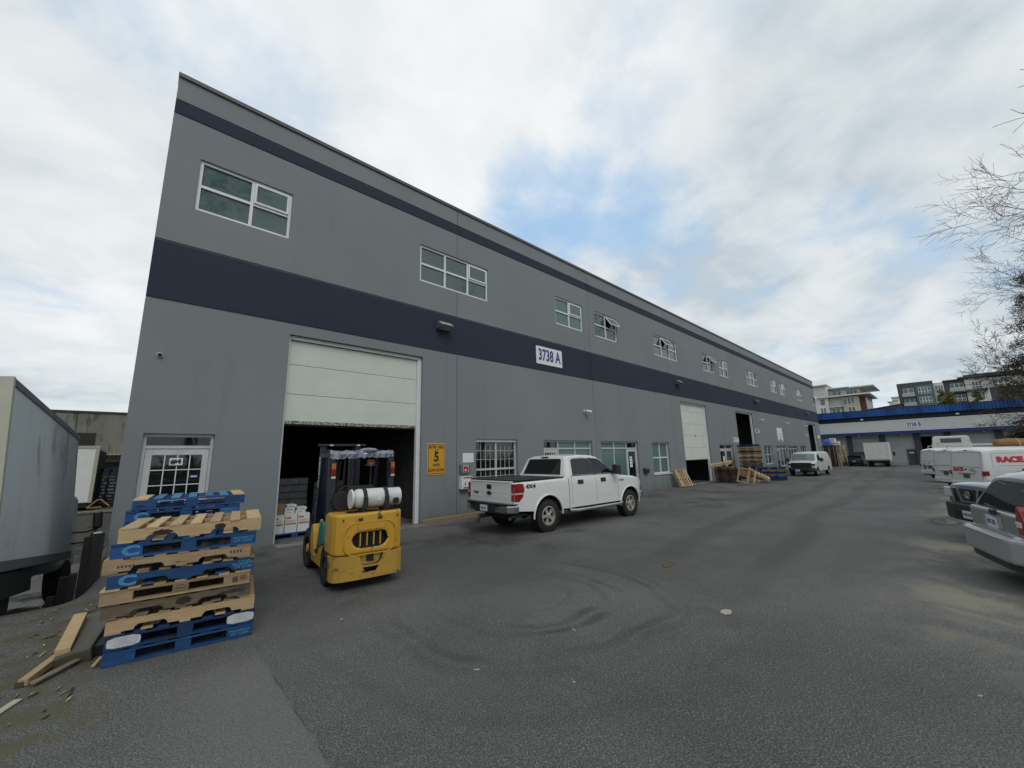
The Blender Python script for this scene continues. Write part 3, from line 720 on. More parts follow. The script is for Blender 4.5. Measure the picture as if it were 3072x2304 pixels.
t = sign('notice_board', 'tall white board with small dark lines between doors', 37.95*K, 39.5*K, 2.37*K, 3.47*K)
for k, (w_, z_, th_) in enumerate(((.30, .12, .02), (.45, .02, .05), (.55, -.12, .02), (.5, -.22, .03), (.55, -.32, .03), (.3, -.42, .03))):
    MB().box(-w_*.6, w_, -.016, -.0125, z_, z_+th_).build('print_line', 'grey_print', t)
MB().box(-.6, .1, -.016, -.0125, -.6, -.5).build('print_line', 'print_black', t); MB().box(.2, .6, -.016, -.0125, -.6, -.5).build('print_line', 'print_black', t)
t = sign('unit_sign', 'white sign right of the farthest open door', 53.1*K, 54.2*K, 2.86*K, 3.15*K)
MB().box(-.4, .4, -.016, -.0125, -.02, .08).build('print_line', 'grey_print', t)
t = sign('entry_number', 'white card reading #4 on the entry door glass', .44, .66, 1.90, 2.05, r=.01); t.location.y = YW+.095; text('#4', .13, 'print_black', t, (0, -.016, 0), RX, bold=.006, sx=1.2)
t = sign('entry_sticker', 'small blue sticker on the entry door glass', .80, .95, 1.62, 1.69, 'print_blue', r=.01); t.location.y = YW+.095; MB().box(-.05, .05, -.016, -.0125, -.012, .012).build('print_line', 'sign_white', t)
t = sign('door_notice', 'white and blue paper on the shop door glass', 15.42*K, 15.62*K, 1.05*K, 1.50*K, th=.004, r=.01); t.location.y = YW+.105
for k in range(3): MB().box(-.09, .09, -.007, -.0045, .16-k*.15, .20-k*.15).build('print_line', 'print_cyan', t)
t = sign('door_notice', 'white paper on the glass door left of the tall pallet stack', 26.0*K, 26.25*K, 1.05*K, 1.35*K, th=.004, r=.01); t.location.y = YW+.105
# roof-edge rust bar
# threshold slabs at the doors
for i, (o, w) in enumerate(((door1, 'under the half-open door'), (door2, 'under the white closed door'))):
    struct(MB().box(o[0], o[1], YW-.45, YW+.01, -.1, .004).build('threshold', 'concrete'))
# goods inside the first bay
def pal_load(x, y, w, d, h, z0, lab, m='wrapped', layers=5):
    t = thing('wrapped_pallet', lab, 'goods', (x, y, z0), (0, 0, R(random.uniform(-4, 4))), 'shrink-wrapped pallets of cartons in the bay')
    MB().box(-w/2, w/2, -d/2, d/2, .01, .13).build('pallet', 'wood_blue_dark', t)
    for k in range(layers):
        a = .135+(h-.135)*k/layers; b = .135+(h-.135)*(k+1)/layers-.008; q = random.uniform(0, .02)
        MB().box(-w/2+q, w/2-q, -d/2+q, d/2-q, a, b).build('carton_layer', m, t, bevel=.015, seg=1)
pal_load(3.55, 14.6, 1.0, 1.0, 1.42, 0, 'grey wrapped pallet load at the left of the bay', layers=6)
pal_load(4.9, 15.2, 1.0, 1.0, 1.25, 0, 'wrapped pallet load behind the forklift mast')
pal_load(7.3, 14.6, 1.0, 1.0, 1.7, 0, 'tall stack of pale cartons right of the forklift', 'carton', layers=6)
pal_load(8.2, 13.9, .9, 1.0, 1.25, 0, 'wrapped pallet load beside the right door jamb', 'carton', layers=4)
t = thing('blue_pallet', 'blue pallet under white cartons just inside the bay', 'pallet', (3.1, 12.15, .006))
MB().box(-.6, .6, -.5, .5, .10, .12).build('deck', 'wood_blue', t)
for x in (-.53, 0, .53):
    for y in (-.45, 0, .45): MB().box(x-.07, x+.07, y-.05, y+.05, .02, .10).build('block', 'wood_blue', t)
for y in (-.45, 0, .45): MB().box(-.6, .6, y-.05, y+.05, 0, .02).build('bottom_board', 'wood_blue', t)
for k, x in enumerate((2.72, 3.02, 3.32)):
    t = thing('carton', ('leftmost', 'middle', 'rightmost')[k]+' of three tall white cartons with orange stripe', 'carton', (x, 11.95, .127), group='tall white cartons on the blue pallet')
    MB().box(-.14, .14, -.2, .2, 0, .45).build('box', 'carton', t, bevel=.004)
    MB().box(-.12, .12, -.203, -.2005, .20, .235).build('stripe', 'amber', t); MB().box(-.12, .0, -.203, -.2005, .35, .385).build('logo', 'print_red', t)
    for q in range(3): MB().box(-.12, .09, -.203, -.2005, .26+q*.02, .268+q*.02).build('print_line', 'grey_print', t)
for k, (x, z, w) in enumerate(((3.0, .58, 'lower left'), (3.0, .66, 'middle left'), (3.03, .74, 'top'), (3.26, .58, 'lower right'), (3.28, .66, 'upper right'))):
    t = thing('small_carton', 'small flat white carton stacked on tall cartons, '+w, 'carton', (x, 12.0, z), (0, 0, R(random.uniform(-5, 5))), 'small flat cartons on the tall cartons')
    MB().box(-.115, .115, -.16, .16, 0, .074).build('box', 'carton', t, bevel=.003); MB().box(-.08, .06, -.163, -.1605, .02, .045).build('print_line', 'grey_print', t)
t = thing('cardboard_box', 'brown cardboard box on the left white carton', 'box', (2.73, 12.0, .58)); MB().box(-.1, .12, -.15, .15, 0, .27).build('box', 'cardboard', t, bevel=.004); MB().box(-.1, .12, -.153, -.1505, .12, .15).build('tape', 'wood_tan', t)
# ================================================================ building B (3738 B) across the end of the yard
B_ = thing('industrial_building', 'low building with blue roof band and white ribbed siding, sign 3738 B', 'building', (74, 0, -.28))
XB = 0.0; YB0, YB1 = -17.0, 17.5
def yb(mb, y0, y1, z0, z1, x0, x1, m=0): return mb.box(x0, x1, y0, y1, z0+.28, z1+.28, m)
wall = MB()
op = [(6.07, 8.95, 3.35), (2.75, 5.45, 3.38), (.0, 2.11, 3.32), (-4.09, -.6, 3.45), (-9.2, -5.85, 3.42)]   # bays y0,y1,top
cur = YB0
for y0, y1, zt in sorted(op):
    yb(wall, cur, y0, -.6, 4.0, 0, .3, 1 if False else 0); yb(wall, y0, y1, zt, 4.0, .002, .3); cur = y1
yb(wall, cur, YB1, -.6, 4.0, 0, .3); yb(wall, YB0, YB1, 4.0, 7.0, .12, .4); yb(wall, YB0, YB0+.3, -.6, 7.0, .4, 22); yb(wall, YB1-.3, YB1, -.6, 7.0, .4, 22); yb(wall, YB0, YB1, -.6, 7.0, 22, 22.3)
wall.build('wall', 'b_wall', B_)
for i, (y0, y1, zt) in enumerate(op):
    o = MB()
    if i in (2,):        # roller bay standing open
        yb(MB(), y0, y1, 0, 1, 0, 1)
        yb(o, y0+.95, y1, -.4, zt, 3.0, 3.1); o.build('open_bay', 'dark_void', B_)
        o = MB(); yb(o, y0, y0+.95, -.4, zt, .10, .2); o.build('roller_door', 'b_pale', B_)
    else:
        D_ = MB(); yb(D_, y0, y1, -.4, zt, .16, .22); D_ = D_.build('roller_door', 'b_pale' if i in (0, 1, 3) else 'dark_void', B_)  # last bay, without slats: black sheet painted as the dark inside
        if i in (0, 1, 3):
            for k in range(7):
                o = MB(); z = -.1+k*.5
                if z+.48 < zt: yb(o, y0, y1, z, z+.475, .135, .159); o.build('slat', 'b_pale' if i else 'b_wall', D_)
for y0, y1 in ((8.95, 9.5), (5.45, 6.07), (2.11, 2.75), (-.6, .0), (-4.75, -4.09), (-5.85, -5.2)):
    o = MB(); yb(o, y0, y1, -.5, 3.96, -.12, -.002); o.build('pilaster', 'b_dark', B_)
o = MB(); yb(o, 7.6, 8.95, -.4, 1.5, .04, .13); o.build('lower_panel', 'b_dark', B_)
o = MB(); yb(o, 2.76, 3.6, -.35, 1.76, .03, .12); d_ = o.build('door', 'b_dark', B_); d_['label'] = 'dark grey door'
o = MB(); yb(o, 2.95, 3.40, 1.22, 1.36, .01, .029); o.build('push_bar', 'frame_white', d_)
o = MB(); yb(o, 9.7, 10.05, -.4, 2.9, -.05, -.003); o.build('door', 'b_pale', B_)
# white ribbed siding: boards one by one
n = 12; zb0, zb1 = 4.12, 5.62
for k in range(n):
    a = zb0+(zb1-zb0)*k/n; b = zb0+(zb1-zb0)*(k+1)/n
    MB().prism([(-.33, a+.036+.28), (-.40, a+.052+.28), (-.37, b+.28), (-.28, b+.28), (-.28, a+.036+.28)], YB0, YB1, 'y').build('siding_board', 'siding', B_)
o = MB(); yb(o, YB0, YB1, 4.0, 5.7, -.279, .119); o.build('siding_backing', 'b_dark', B_)
o = MB(); yb(o, YB0, YB1, 3.78, 4.10, -.72, -.381); yb(o, YB0, YB1, 3.99, 4.11, -.38, -.002); o.build('canopy', 'trim_blue', B_)
o = MB(); yb(o, YB0, YB1, 5.66, 6.3, -.30, .0); o.build('upper_band', 'wall_navy', B_)
# blue corrugated fascia, one sheet of ribs per metre
for s_ in range(int((YB1-YB0)/1.15)):
    a = YB0+s_*1.15; o = MB()
    for k in range(4):
        y = a+k*.2875
        o.prism([(-.62, y), (-.70, y+.05), (-.70, y+.15), (-.62, y+.20), (-.62, y+.287), (-.60, y+.287), (-.60, y)], 6.28+.28, 7.15+.28, 'z')
    o.build('roof_sheet', 'siding_blue', B_)
o = MB(); yb(o, YB0, YB1, 6.25, 7.1, -.598, .5); yb(o, YB0, YB1, 7.1, 7.2, -.68, 22.3); o.build('roof', 'wall_navy', B_)
for y in (7.3, -1.7):
    o = MB(); yb(o, y, y+.3, 5.85, 6.02, -.5, -.301); o.build('flood_light', 'frame_white', B_)
for y in (8, 3.7, -3.4): o = MB(); yb(o, y, y+.18, 3.58, 3.72, -.3, -.003); o.build('bulkhead_lamp', 'frame_white', B_)
t = thing('address_sign', 'pale sign reading 3738 B on the white siding', 'sign', (73.60, 2.45, 4.90))
MB().box(-.02, 0, -.72, .72, -.30, .30).build('plate', 'sign_white', t)
text('3738 B', .62, 'print_blue', t, (-.024, 0, 0), (R(90), 0, R(-90)), bold=.02, sx=.76)
# ---------------------------------------------------------------- shipping container and gate beside the warehouse's far corner
t = thing('shipping_container', 'rusty cream shipping container past the far warehouse corner', 'container', (67.2, 9.75, -.28))
for k in range(10):
    MB().prism([(.6*k, 0), (.6*k+.12, .06), (.6*k+.42, .06), (.6*k+.54, 0), (.6*k+.595, 0), (.6*k+.595, .1), (.6*k, .1)], .16, 2.62, 'z').build('side_panel', 'container', t, loc=(0, -.06, 0))
MB().box(-.1, 6.1, .05, 2.4, .1, 2.7).box(-.14, 6.1, -.06, .049, 2.625, 2.75).box(-.14, 6.1, -.06, .049, .02, .155).build('body', 'container', t)
MB().box(-.2, -.101, -.06, 2.4, .02, 2.75).build('end_frame', 'rust_dark', t)
for y in (.35, .85, 1.45, 1.95): MB().tube([(-.24, y, .2), (-.24, y, 2.6)], .03, 6).build('lock_bar', 'container', t)
t = thing('metal_gate', 'pale rusty mesh gate standing in front of the container', 'gate', (66.6, 9.3, -.28))
for q, (y0, y1) in enumerate(((0.0, .42),)):
    fr = MB(); fr.tube([(0, -.45, .05), (0, -.45, 2.55), (0, .45, 2.75), (0, .45, .05), (0, -.45, .05)], .045, 6); fr.build('gate_frame', 'container', t)
for k in range(7): MB().tube([(0, -.35+k*.115, .08), (0, -.35+k*.115, 2.6)], .016, 5).build('bar', 'rust_dark', t)
for z in (.7, 1.4, 2.1): MB().tube([(0, -.45, z), (0, .45, z)], .03, 5).build('rail', 'container', t)
t = thing('tarpaulin', 'blue tarpaulin heaped on the container roof', 'tarp', (67.1, 10.6, 2.48))
rs = random.Random(3); mb = MB(); NN = 9
mb.v = [(-.2+1.6*i/(NN-1), -.5+1.3*j/(NN-1), (1-abs(2*i/(NN-1)-1)**3)*(1-abs(2*j/(NN-1)-1)**3)*(.75+rs.uniform(-.12, .12))) for j in range(NN) for i in range(NN)]
mb.f = [(j*NN+i, j*NN+i+1, (j+1)*NN+i+1, (j+1)*NN+i) for j in range(NN-1) for i in range(NN-1)]; mb.m = [0]*len(mb.f); mb.build('sheet', 'tarp_blue', t, 30)
for k, (y, w, h, z) in enumerate(((9.95, .75, .55, 0), (9.95, .6, .35, .56), (9.4, .35, .5, 0))):
    t = thing('white_bundle', ('large white crate on the container beside the tarpaulin', 'small white crate on top of the large white crate', 'narrow white crate at the container roof edge')[k], 'crate', (67.3, y+.25, 2.48+z), group='white crates on the container roof')
    MB().box(0, 1.0, -w/2, w/2, 0, h).build('crate', 'box_white', t, bevel=.04)
    MB().box(-.012, -.001, -w/2+.05, w/2-.05, h*.4, h*.55).build('strap', 'steel_grey', t)
# ---------------------------------------------------------------- apartments beyond
def slab(p, name, m, *b):
    o = MB()
    for q in b: o.box(*q)
    return o.build(name, m, p)
t = thing('apartment_building', 'cream and white apartment block with flat overhanging roofs', 'building', (120, 0, 0))
slab(t, 'wall', 'apt_white', (0, 14, 17.6, 22.5, -1, 17.2), (1.2, 14, 10.9, 17.59, -1, 14.2), (3, 13, 11.9, 19.3, 14.6, 16.35))
slab(t, 'wall', 'apt_cream', (.4, 1.19, 12.0, 15.0, -1, 14.0), (.5, 1.19, 15.4, 17.59, -1, 11.9))
slab(t, 'wall', 'apt_red', (.9, 1.19, 10.92, 11.98, -1, 14.0))
slab(t, 'roof', 'apt_white', (-.8, 15, 17.3, 23, 17.21, 17.45), (-.5, 15, 9.9, 19.9, 14.25, 14.55), (1.5, 15, 13.6, 19.8, 16.4, 16.62), (1.0, 15, 9.2, 13.55, 16.15, 16.4))
for y0, y1, z0, z1 in ((18.2, 19.2, 12.5, 14.0), (18.2, 19.3, 10.4, 11.9), (12.9, 14.1, 12.3, 13.9), (12.9, 14.2, 10.0, 11.7), (14.2, 14.9, 12.3, 13.6), (15.3, 17.0, 14.75, 16.1), (12.3, 14.4, 14.75, 16.0), (15.7, 17.2, 10.1, 11.6)):
    xf = 3-.05 if z0 > 14.5 else (.4-.05 if y1 < 15.1 else (-.05 if y0 > 17.6 else .45))
    w_ = slab(t, 'window', 'frame_white', (xf, xf+.06, y0, y1, z0, z1)); nq = max(1, int(round((y1-y0)/.7)))
    for k in range(nq): slab(w_, 'pane', 'apt_glass', (xf-.02, xf-.001, y0+(y1-y0)*k/nq+.06, y0+(y1-y0)*(k+1)/nq-.06, z0+.08, z1-.08))
for y0, y1, z in ((15.2, 17.5, 12.0), (15.2, 17.5, 9.3), (11.6, 19.6, 14.55)):
    b_ = slab(t, 'balcony', 'apt_white', (-.3, 1.1, y0, y1, z-.18, z)); slab(b_, 'railing', 'apt_rail', (-.3, -.26, y0, y1, z+.75, z+.82), *[(-.29, -.27, y, y+.04, z, z+.75) for y in [y0+(y1-y0)*k/14 for k in range(14)]])
t = thing('apartment_building', 'dark grey and blue apartment block with white window grids', 'building', (120, 0, 0))
slab(t, 'wall', 'apt_dark', (0, 16, -.05, 5.4, -1, 15.7), (.6, 16, -4.4, -1.5, -1, 15.3), (.7, 16, -12, -4.41, -1, 13.1))
slab(t, 'wall', 'apt_blue', (-.12, -.001, -.05, 2.7, -1, 14.9))
slab(t, 'wall', 'apt_white', (.4, 16, -1.49, -.06, -1, 15.15), (.5, .69, -7.4, -4.42, -1, 15.3), (.55, 16, -12, -4.42, 13.2, 15.1))
slab(t, 'roof', 'apt_dark', (-.1, 16.2, -12.3, -3.6, 15.45, 15.75), (.2, 16, -4.5, -1.4, 15.31, 15.44), (2, 14, -12.2, -4.5, 15.76, 16.3))
slab(t, 'roof_band', 'apt_dark', (-.1, .49, -7.2, -1.8, 12.7, 13.1))
for y0, y1, z0, z1, c, xf in ((2.9, 4.6, 12.95, 14.5, 2, .0), (3.0, 4.6, 10.9, 12.3, 2, 0), (.42, 2.3, 13.05, 14.5, 4, -.12), (.5, 2.35, 11.05, 12.4, 4, -.12), (-1.4, -.3, 13.1, 14.55, 3, .4), (-1.4, -.3, 11.0, 12.4, 3, .4), (-4.2, -2.4, 13.2, 14.6, 3, .6), (-6.6, -5.3, 13.2, 14.65, 3, .5), (-6.7, -5.4, 11.1, 12.5, 3, .5), (-4.2, -2.5, 11.0, 12.4, 3, .6), (-10, -8, 13.3, 14.6, 3, .55)):
    w_ = slab(t, 'window', 'frame_white', (xf-.08, xf-.001, y0, y1, z0, z1))
    for k in range(c):
        for q in range(2):
            zz0 = z0+(z1-z0)*(.0 if q == 0 else .38); zz1 = z0+(z1-z0)*(.38 if q == 0 else 1)
            slab(w_, 'pane', 'apt_glass', (xf-.10, xf-.081, y0+(y1-y0)*k/c+.05, y0+(y1-y0)*(k+1)/c-.05, zz0+.05, zz1-.05))
for y0, y1, z in ((2.8, 4.8, 12.6), (2.8, 4.8, 10.6), (-4.3, -2.2, 12.8)):
    b_ = slab(t, 'balcony', 'apt_dark', (-.9, -.13, y0, y1, z-.15, z)); slab(b_, 'railing', 'apt_rail', (-.9, -.87, y0, y1, z+.1, z+.75))
t = thing('distant_tower', 'small pale grey tower between the two apartment blocks', 'building', (260, 13.0, 0))
slab(t, 'wall', 'apt_white', (0, 6, -1.0, 1.2, 0, 25.5), (0, 6, 1.21, 2.4, 0, 23.6)); slab(t, 'roof', 'b_pale', (-.5, 6, -1.3, 1.5, 25.51, 25.8), (-.5, 6, 1.21, 3.0, 23.61, 23.9), (-.5, -.01, -.9, 1.1, 24.2, 24.4))
# far low roof line between them
t = thing('distant_house', 'dark low roof showing above the blue roof band', 'building', (118, 8.3, 0)); MB().prism([(-3.2, 0), (3.0, 0), (3.0, 10.4), (-2.9, 11.15), (-3.2, 11.1)], 0, 8, 'x').build('walls', 'apt_dark', t); MB().prism([(-3.4, 11.16), (3.1, 10.35), (3.2, 10.45), (-3.4, 11.28)], -.3, 8.3, 'x').build('roof', 'b_dark', t)
# ================================================================ lower yard on the left
t = thing('concrete_building', 'weathered concrete building behind the trucks at left', 'building', (0, 32, -1.2))
for k in range(6):
    MB().box(-12+k*2.3+.012, -12+(k+1)*2.3-.012, 0, .3, 0, 6.05).build('wall_panel', 'concrete', t)
MB().box(-12, 1.8, -.06, .3, 6.052, 6.16).build('parapet', 'rust_dark', t)
MB().box(-12, 1.8, .31, 10, 0, 6.0).build('wall', 'concrete', t)
MB().box(-3.3, -2.0, -.05, -.001, 4.2, 4.95).build('window', 'black', t)
for k in range(9): MB().prism([(-1.95+k*.16, 3.72), (-1.95+k*.16+.13, 3.72), (-1.95+k*.16+.13, 3.76), (-1.95+k*.16, 3.80)], -.9, 0, 'y').build('canopy_sheet', 'sign_yellow_pale' if k % 2 else 'truck_rear', t)
MB().box(-2, -.5, -.85, -.002, 3.35, 3.45).build('canopy_beam', 'rust_dark', t)
t = thing('loading_dock', 'low concrete retaining wall of the loading dock at left', 'wall', (0, 23, -1.2))
MB().box(-12, -.35, 0, 8.7, 0, 1.33).build('wall', 'concrete_dark', t); MB().box(-12, -.35, -.05, .3, 1.332, 1.40).build('edge_beam', 'concrete', t)
t = thing('trailer', 'white box trailer with mossy corner on the dock', 'trailer', (-1.35, 24.4, .2))
MB().box(-3.5, 0, 0, 5, .25, 2.55).build('body', 'box_white', t, bevel=.03)
MB().box(-3.5, .02, -.03, -.001, 2.48, 2.58).box(-.10, .02, -.03, -.001, .25, 2.475).build('frame', 'truck_rear', t)
MB().box(.001, .02, .1, 4.9, .25, 2.4).build('side_grime', 'needles', t)
MB().box(-3.4, -.05, .1, 4.5, .05, .245).build('chassis', 'black', t)
# dark pallets stacked on the dock
k = 0
for col_, (x, n_) in enumerate(((-1.02, 11), (-.3, 11))):
    for i in range(n_):
        t = thing('pallet', 'dark pallet, %s from the bottom of the %s stack on the dock' % (('first', 'second', 'third', 'fourth', 'fifth', 'sixth', 'seventh', 'eighth', 'ninth', 'tenth', 'topmost, eleventh')[i], ('left', 'right')[col_]), 'pallet', (x+random.uniform(-.04, .04), 26.2, .22+i*.145), (0, 0, R(random.uniform(-3, 3))), 'dark pallets stacked on the dock')
        m_ = 'wood_blue_dark' if (i*3+col_) % 4 else 'wood_dark'
        mb = MB(); mb.box(-.34, .34, -.4, .4, .12, .14).box(-.34, .34, -.4, .4, 0, .018)
        for a in (-.3, 0, .3): mb.box(a-.04, a+.04, -.4, .4, .0182, .1198)
        mb.build('boards', m_, t)
mat('jack_yellow', (.30, .20, .06), .6, var=.3)
t = thing('pallet_jack', 'small dull yellow pallet jack in front of the dark dock pallets', 'pallet jack', (-1.1, 24.2, .2))
MB().tube([(-.33, 0, .05), (-.04, .1, .36), (.04, .1, .36), (.33, 0, .07)], .03, 6).build('frame', 'jack_yellow', t)
MB().tube([(-.33, 0, .05), (.1, 0, .05)], .03, 6).build('fork_base', 'jack_yellow', t); MB().tube([(0, .1, .5), (.06, -.05, 1.2)], .02, 6).build('handle', 'plastic_black', t)
# ---------------------------------------------------------------- white box truck on the ramp
t = thing('box_truck', 'white box truck with rusty rear frame parked down the left ramp', 'truck', (-1.28, 8.55, .70), (R(-7.3), R(-5), R(-4.0)))
LB, WB_, HB = 4.55, 2.3, 2.42
for k in range(5):
    a, b = k*LB/5, (k+1)*LB/5
    MB().box(-.03, 0, a+.006, b-.006, .02, HB).build('side_panel', 'truck_white', t, loc=(0, .08, 0))
MB().box(-WB_, -.031, .09, LB+.08, .0, HB).build('body', 'truck_white', t)
MB().box(-WB_, .02, .08, LB+.09, HB+.001, HB+.10).box(-.001, .012, .08, LB+.09, -.12, .019).build('top_rail', 'steel_grey', t)
MB().box(-.16, .02, 0, .079, -.14, HB+.12).box(-WB_, -.161, 0, .079, HB-.05, HB+.12).box(-WB_, -.161, 0, .079, -.14, .05).build('rear_frame', 'truck_rear', t, bevel=.01)
MB().box(-WB_+.1, -.162, .03, .078, .052, HB-.052).build('rear_door', 'truck_rear', t)
MB().box(-WB_+.1, -.05, .1, LB, -.13, -.001).build('floor_beam', 'rust_dark', t)
MB().box(-1.6, -.7, .1, LB+1.2, -.38, -.14).build('chassis', 'black', t)
for (x, y) in ((-.32, 1.3), (-1.98, 1.3), (-.32, 5.6), (-1.98, 5.6)):
    w_ = MB().lathe([(-.14, .28), (-.15, .40), (-.10, .43), (.10, .43), (.15, .40), (.14, .28)], (x, y, -.56), 'x', 24).build('wheel', 'rubber', t, 40)
    MB().lathe([(.10, .27), (.06, .20), (.13, .06)], (x, y, -.56), 'x', 16).build('rim', 'steel_grey', w_, 40)
MB().box(-WB_, -.06, .3, 2.2, -.5, -.15).build('mudguard', 'black', t)
cab = MB().box(-2.1, -.2, LB+.25, LB+2.0, -.35, 1.35).build('cab', 'truck_white', t, bevel=.12)
m_ = MB().box(.26, .42, LB+.4, LB+.5, .42, .80).build('mirror', 'plastic_black', t, bevel=.04)
MB().tube([(-.2, LB+.45, .42), (.20, LB+.45, .38), (.34, LB+.45, .45)], .022, 6).tube([(-.2, LB+.45, .18), (.18, LB+.45, .16), (.34, LB+.45, .43)], .022, 6).build('mirror_arm', 'plastic_black', m_)
# ---------------------------------------------------------------- dark planks and dock bumper at the warehouse corner
t = thing('dark_panel_stack', 'tall dark boards standing against the warehouse corner', 'boards', (-.45, 10.9, -.74))
for k, (x, w, h, y) in enumerate(((.03, .15, 1.43, 0), (-.10, .12, 1.38, .03), (-.22, .10, .78, -.02), (-.33, .12, .74, .03), (-.45, .10, .45, 0))):
    MB().box(x-w/2, x+w/2, y-.05, y+.05, 0, h).build('board', 'wood_black', t)
MB().box(-.05, .06, -.06, .06, 1.435, 1.45).build('cap', 'frame_alu', t)
# ================================================================ pallets
def chamfer_notch(L_, H_, notches, d=.038, ch=.03):
    """stringer outline in x,z with chamfered notches cut from the bottom"""
    p = [(-L_/2, 0)]
    for a, b in notches: p += [(a, 0), (a+.004, d*.45), (a+ch, d), (b-ch, d), (b-.004, d*.45), (b, 0)]
    p += [(L_/2, 0), (L_/2, H_), (-L_/2, H_)]
    return p
PM = {}
def pm(key, f, mats):
    if key not in PM: PM[key] = f().mesh(key[0], mats)
    return PM[key]
def detailed_pallet(kind, m, mtop, label, loc, rz, group, rx=0, ry=0, broken=None, seed=0, end=.14):
    """kind 'block' or 'stringer'; local x = 1.2 m face"""
    rs = random.Random(seed); t = thing('pallet', label, 'pallet', loc, (R(rx), R(ry), R(rz)), group); Lx, Ly = 1.22, 1.0
    tops = [(-Lx/2+.07, .14)]+[(-Lx/2+.07+(Lx-.14)*k/6, .095) for k in range(1, 6)]+[(Lx/2-.07, .14)]
    for k, (x, w) in enumerate(tops):
        me = pm(('top_board', mtop, w), lambda: MB().box(-w/2, w/2, -Ly/2, Ly/2, 0, .0165), [mtop])
        add_mesh('top_board', me, t, (x+rs.uniform(-.006, .006), rs.uniform(-.006, .006), .1235), (0, 0, R(rs.uniform(-.5, .5))))
    if kind == 'block':
        for y in (-Ly/2+.05, 0, Ly/2-.05):
            add_mesh('deck_bearer', pm(('deck_bearer', m), lambda: MB().box(-Lx/2, Lx/2, -.048, .048, 0, .019), [m]), t, (0, y, .104))
            add_mesh('bottom_board', pm(('bottom_board', m), lambda: MB().box(-Lx/2, Lx/2, -.05, .05, 0, .018), [m]), t, (0, y, 0))
            for x, w in ((-Lx/2+.075, .15), (0, .13), (Lx/2-.075, .15)):
                w2 = w if x == 0 else (.24 if y < 0 else .15); x2 = x if x == 0 else (x+.045 if x < 0 else x-.045) if y < 0 else x
                add_mesh('block', pm(('block', m, w2), lambda: MB().box(-w2/2, w2/2, -.0465, .0465, 0, .085), [m]), t, (x2, y, .0185))
        for x in (-Lx/2+.05, Lx/2-.05):
            add_mesh('bottom_end_board', pm(('bottom_end_board', m), lambda: MB().box(-.05, .05, -.398, .398, 0, .0165), [m]), t, (x, 0, .0005))
    else:
        H_ = .088 if kind == 'stringer' else .088
        for y in (-Ly/2+.02, 0, Ly/2-.02):
            add_mesh('stringer', pm(('stringer', m, kind), lambda: MB().prism(chamfer_notch(Lx, .106, [(-.40, -.14), (.14, .40)], .045), -.019, .019, 'y'), [m]), t, (0, y, .017))
        for x, w in ((-Lx/2+.06, .12), (-.30, .09), (0, .09), (.30, .09), (Lx/2-.06, .12)):
            add_mesh('bottom_board', pm(('bottom_board', m, w), lambda: MB().box(-w/2, w/2, -Ly/2, Ly/2, 0, .0165), [m]), t, (x, 0, 0))
    return t
def face_text(t, s_, size, m, x, z, sx=1.0, bold=.004, y=-.5115, sp_=1.0):
    return text(s_, size, m, t, (x, y, z), (R(90), 0, 0), bold=bold, sx=sx, ext=.0006, space=sp_)
def chep(t, c=True, full=False, y=-.4985):
    if c:
        text('C', .13, 'print_cyan', t, (-.46, y, .061), (R(90), 0, R(0)), bold=.007, sx=1.45, ext=.0006)
    if full:
        text('CA34', .034, 'print_cyan', t, (.51, y, .100), (R(90), 0, 0), bold=.001, sx=1.35, ext=.0006)
        text('PROPERTY', .034, 'print_cyan', t, (.505, y, .068), (R(90), 0, 0), bold=.001, sx=1.25, ext=.0006)
        text('OF CHEP', .034, 'print_cyan', t, (.51, y, .037), (R(90), 0, 0), bold=.001, sx=1.25, ext=.0006)
    else:
        text('PROPERTY', .032, 'print_cyan', t, (.49, y, .074), (R(90), 0, 0), bold=.001, sx=1.3, ext=.0006)
        text('OF CHEP', .032, 'print_cyan', t, (.49, y, .042), (R(90), 0, 0), bold=.001, sx=1.3, ext=.0006)
GF = 'pallets in the near front stack'
ax, ay = .60, 6.20; RZ = -8.3
front = [('block', 'wood_blue', 'wood_blue', 'blue block pallet at the bottom of the near stack', 0, 0),
 ('block', 'wood_blue_dark', 'wood_blue_dark', 'blue pallet with white painted corners, second from the bottom', .0, .3),
 ('stringer', 'wood_new', 'wood_tan', 'light wood notched pallet, third from the bottom of the near stack', -.005, -.4),
 ('stringer', 'wood_old', 'wood_old', 'grey weathered notched pallet with burn mark, fourth from the bottom', -.06, .4),
 ('block', 'wood_tan', 'wood_newx', 'tan block pallet with oval stamp on its centre block', -.08, .2),
 ('stringer', 'wood_blue', 'wood_tan', 'blue notched pallet lettered CA34, sixth from the bottom', -.05, .6),
 ('stringer', 'wood_tan', 'wood_tan', 'tan notched pallet between the two blue lettered pallets', -.09, -.4),
 ('block', 'wood_blue', 'wood_blue', 'blue block pallet just under the topmost light wood pallet', -.05, -.2),
 ('stringer', 'wood_new', 'wood_newx', 'light wood pallet with burn marks on top of the near stack', -.01, -.3)]
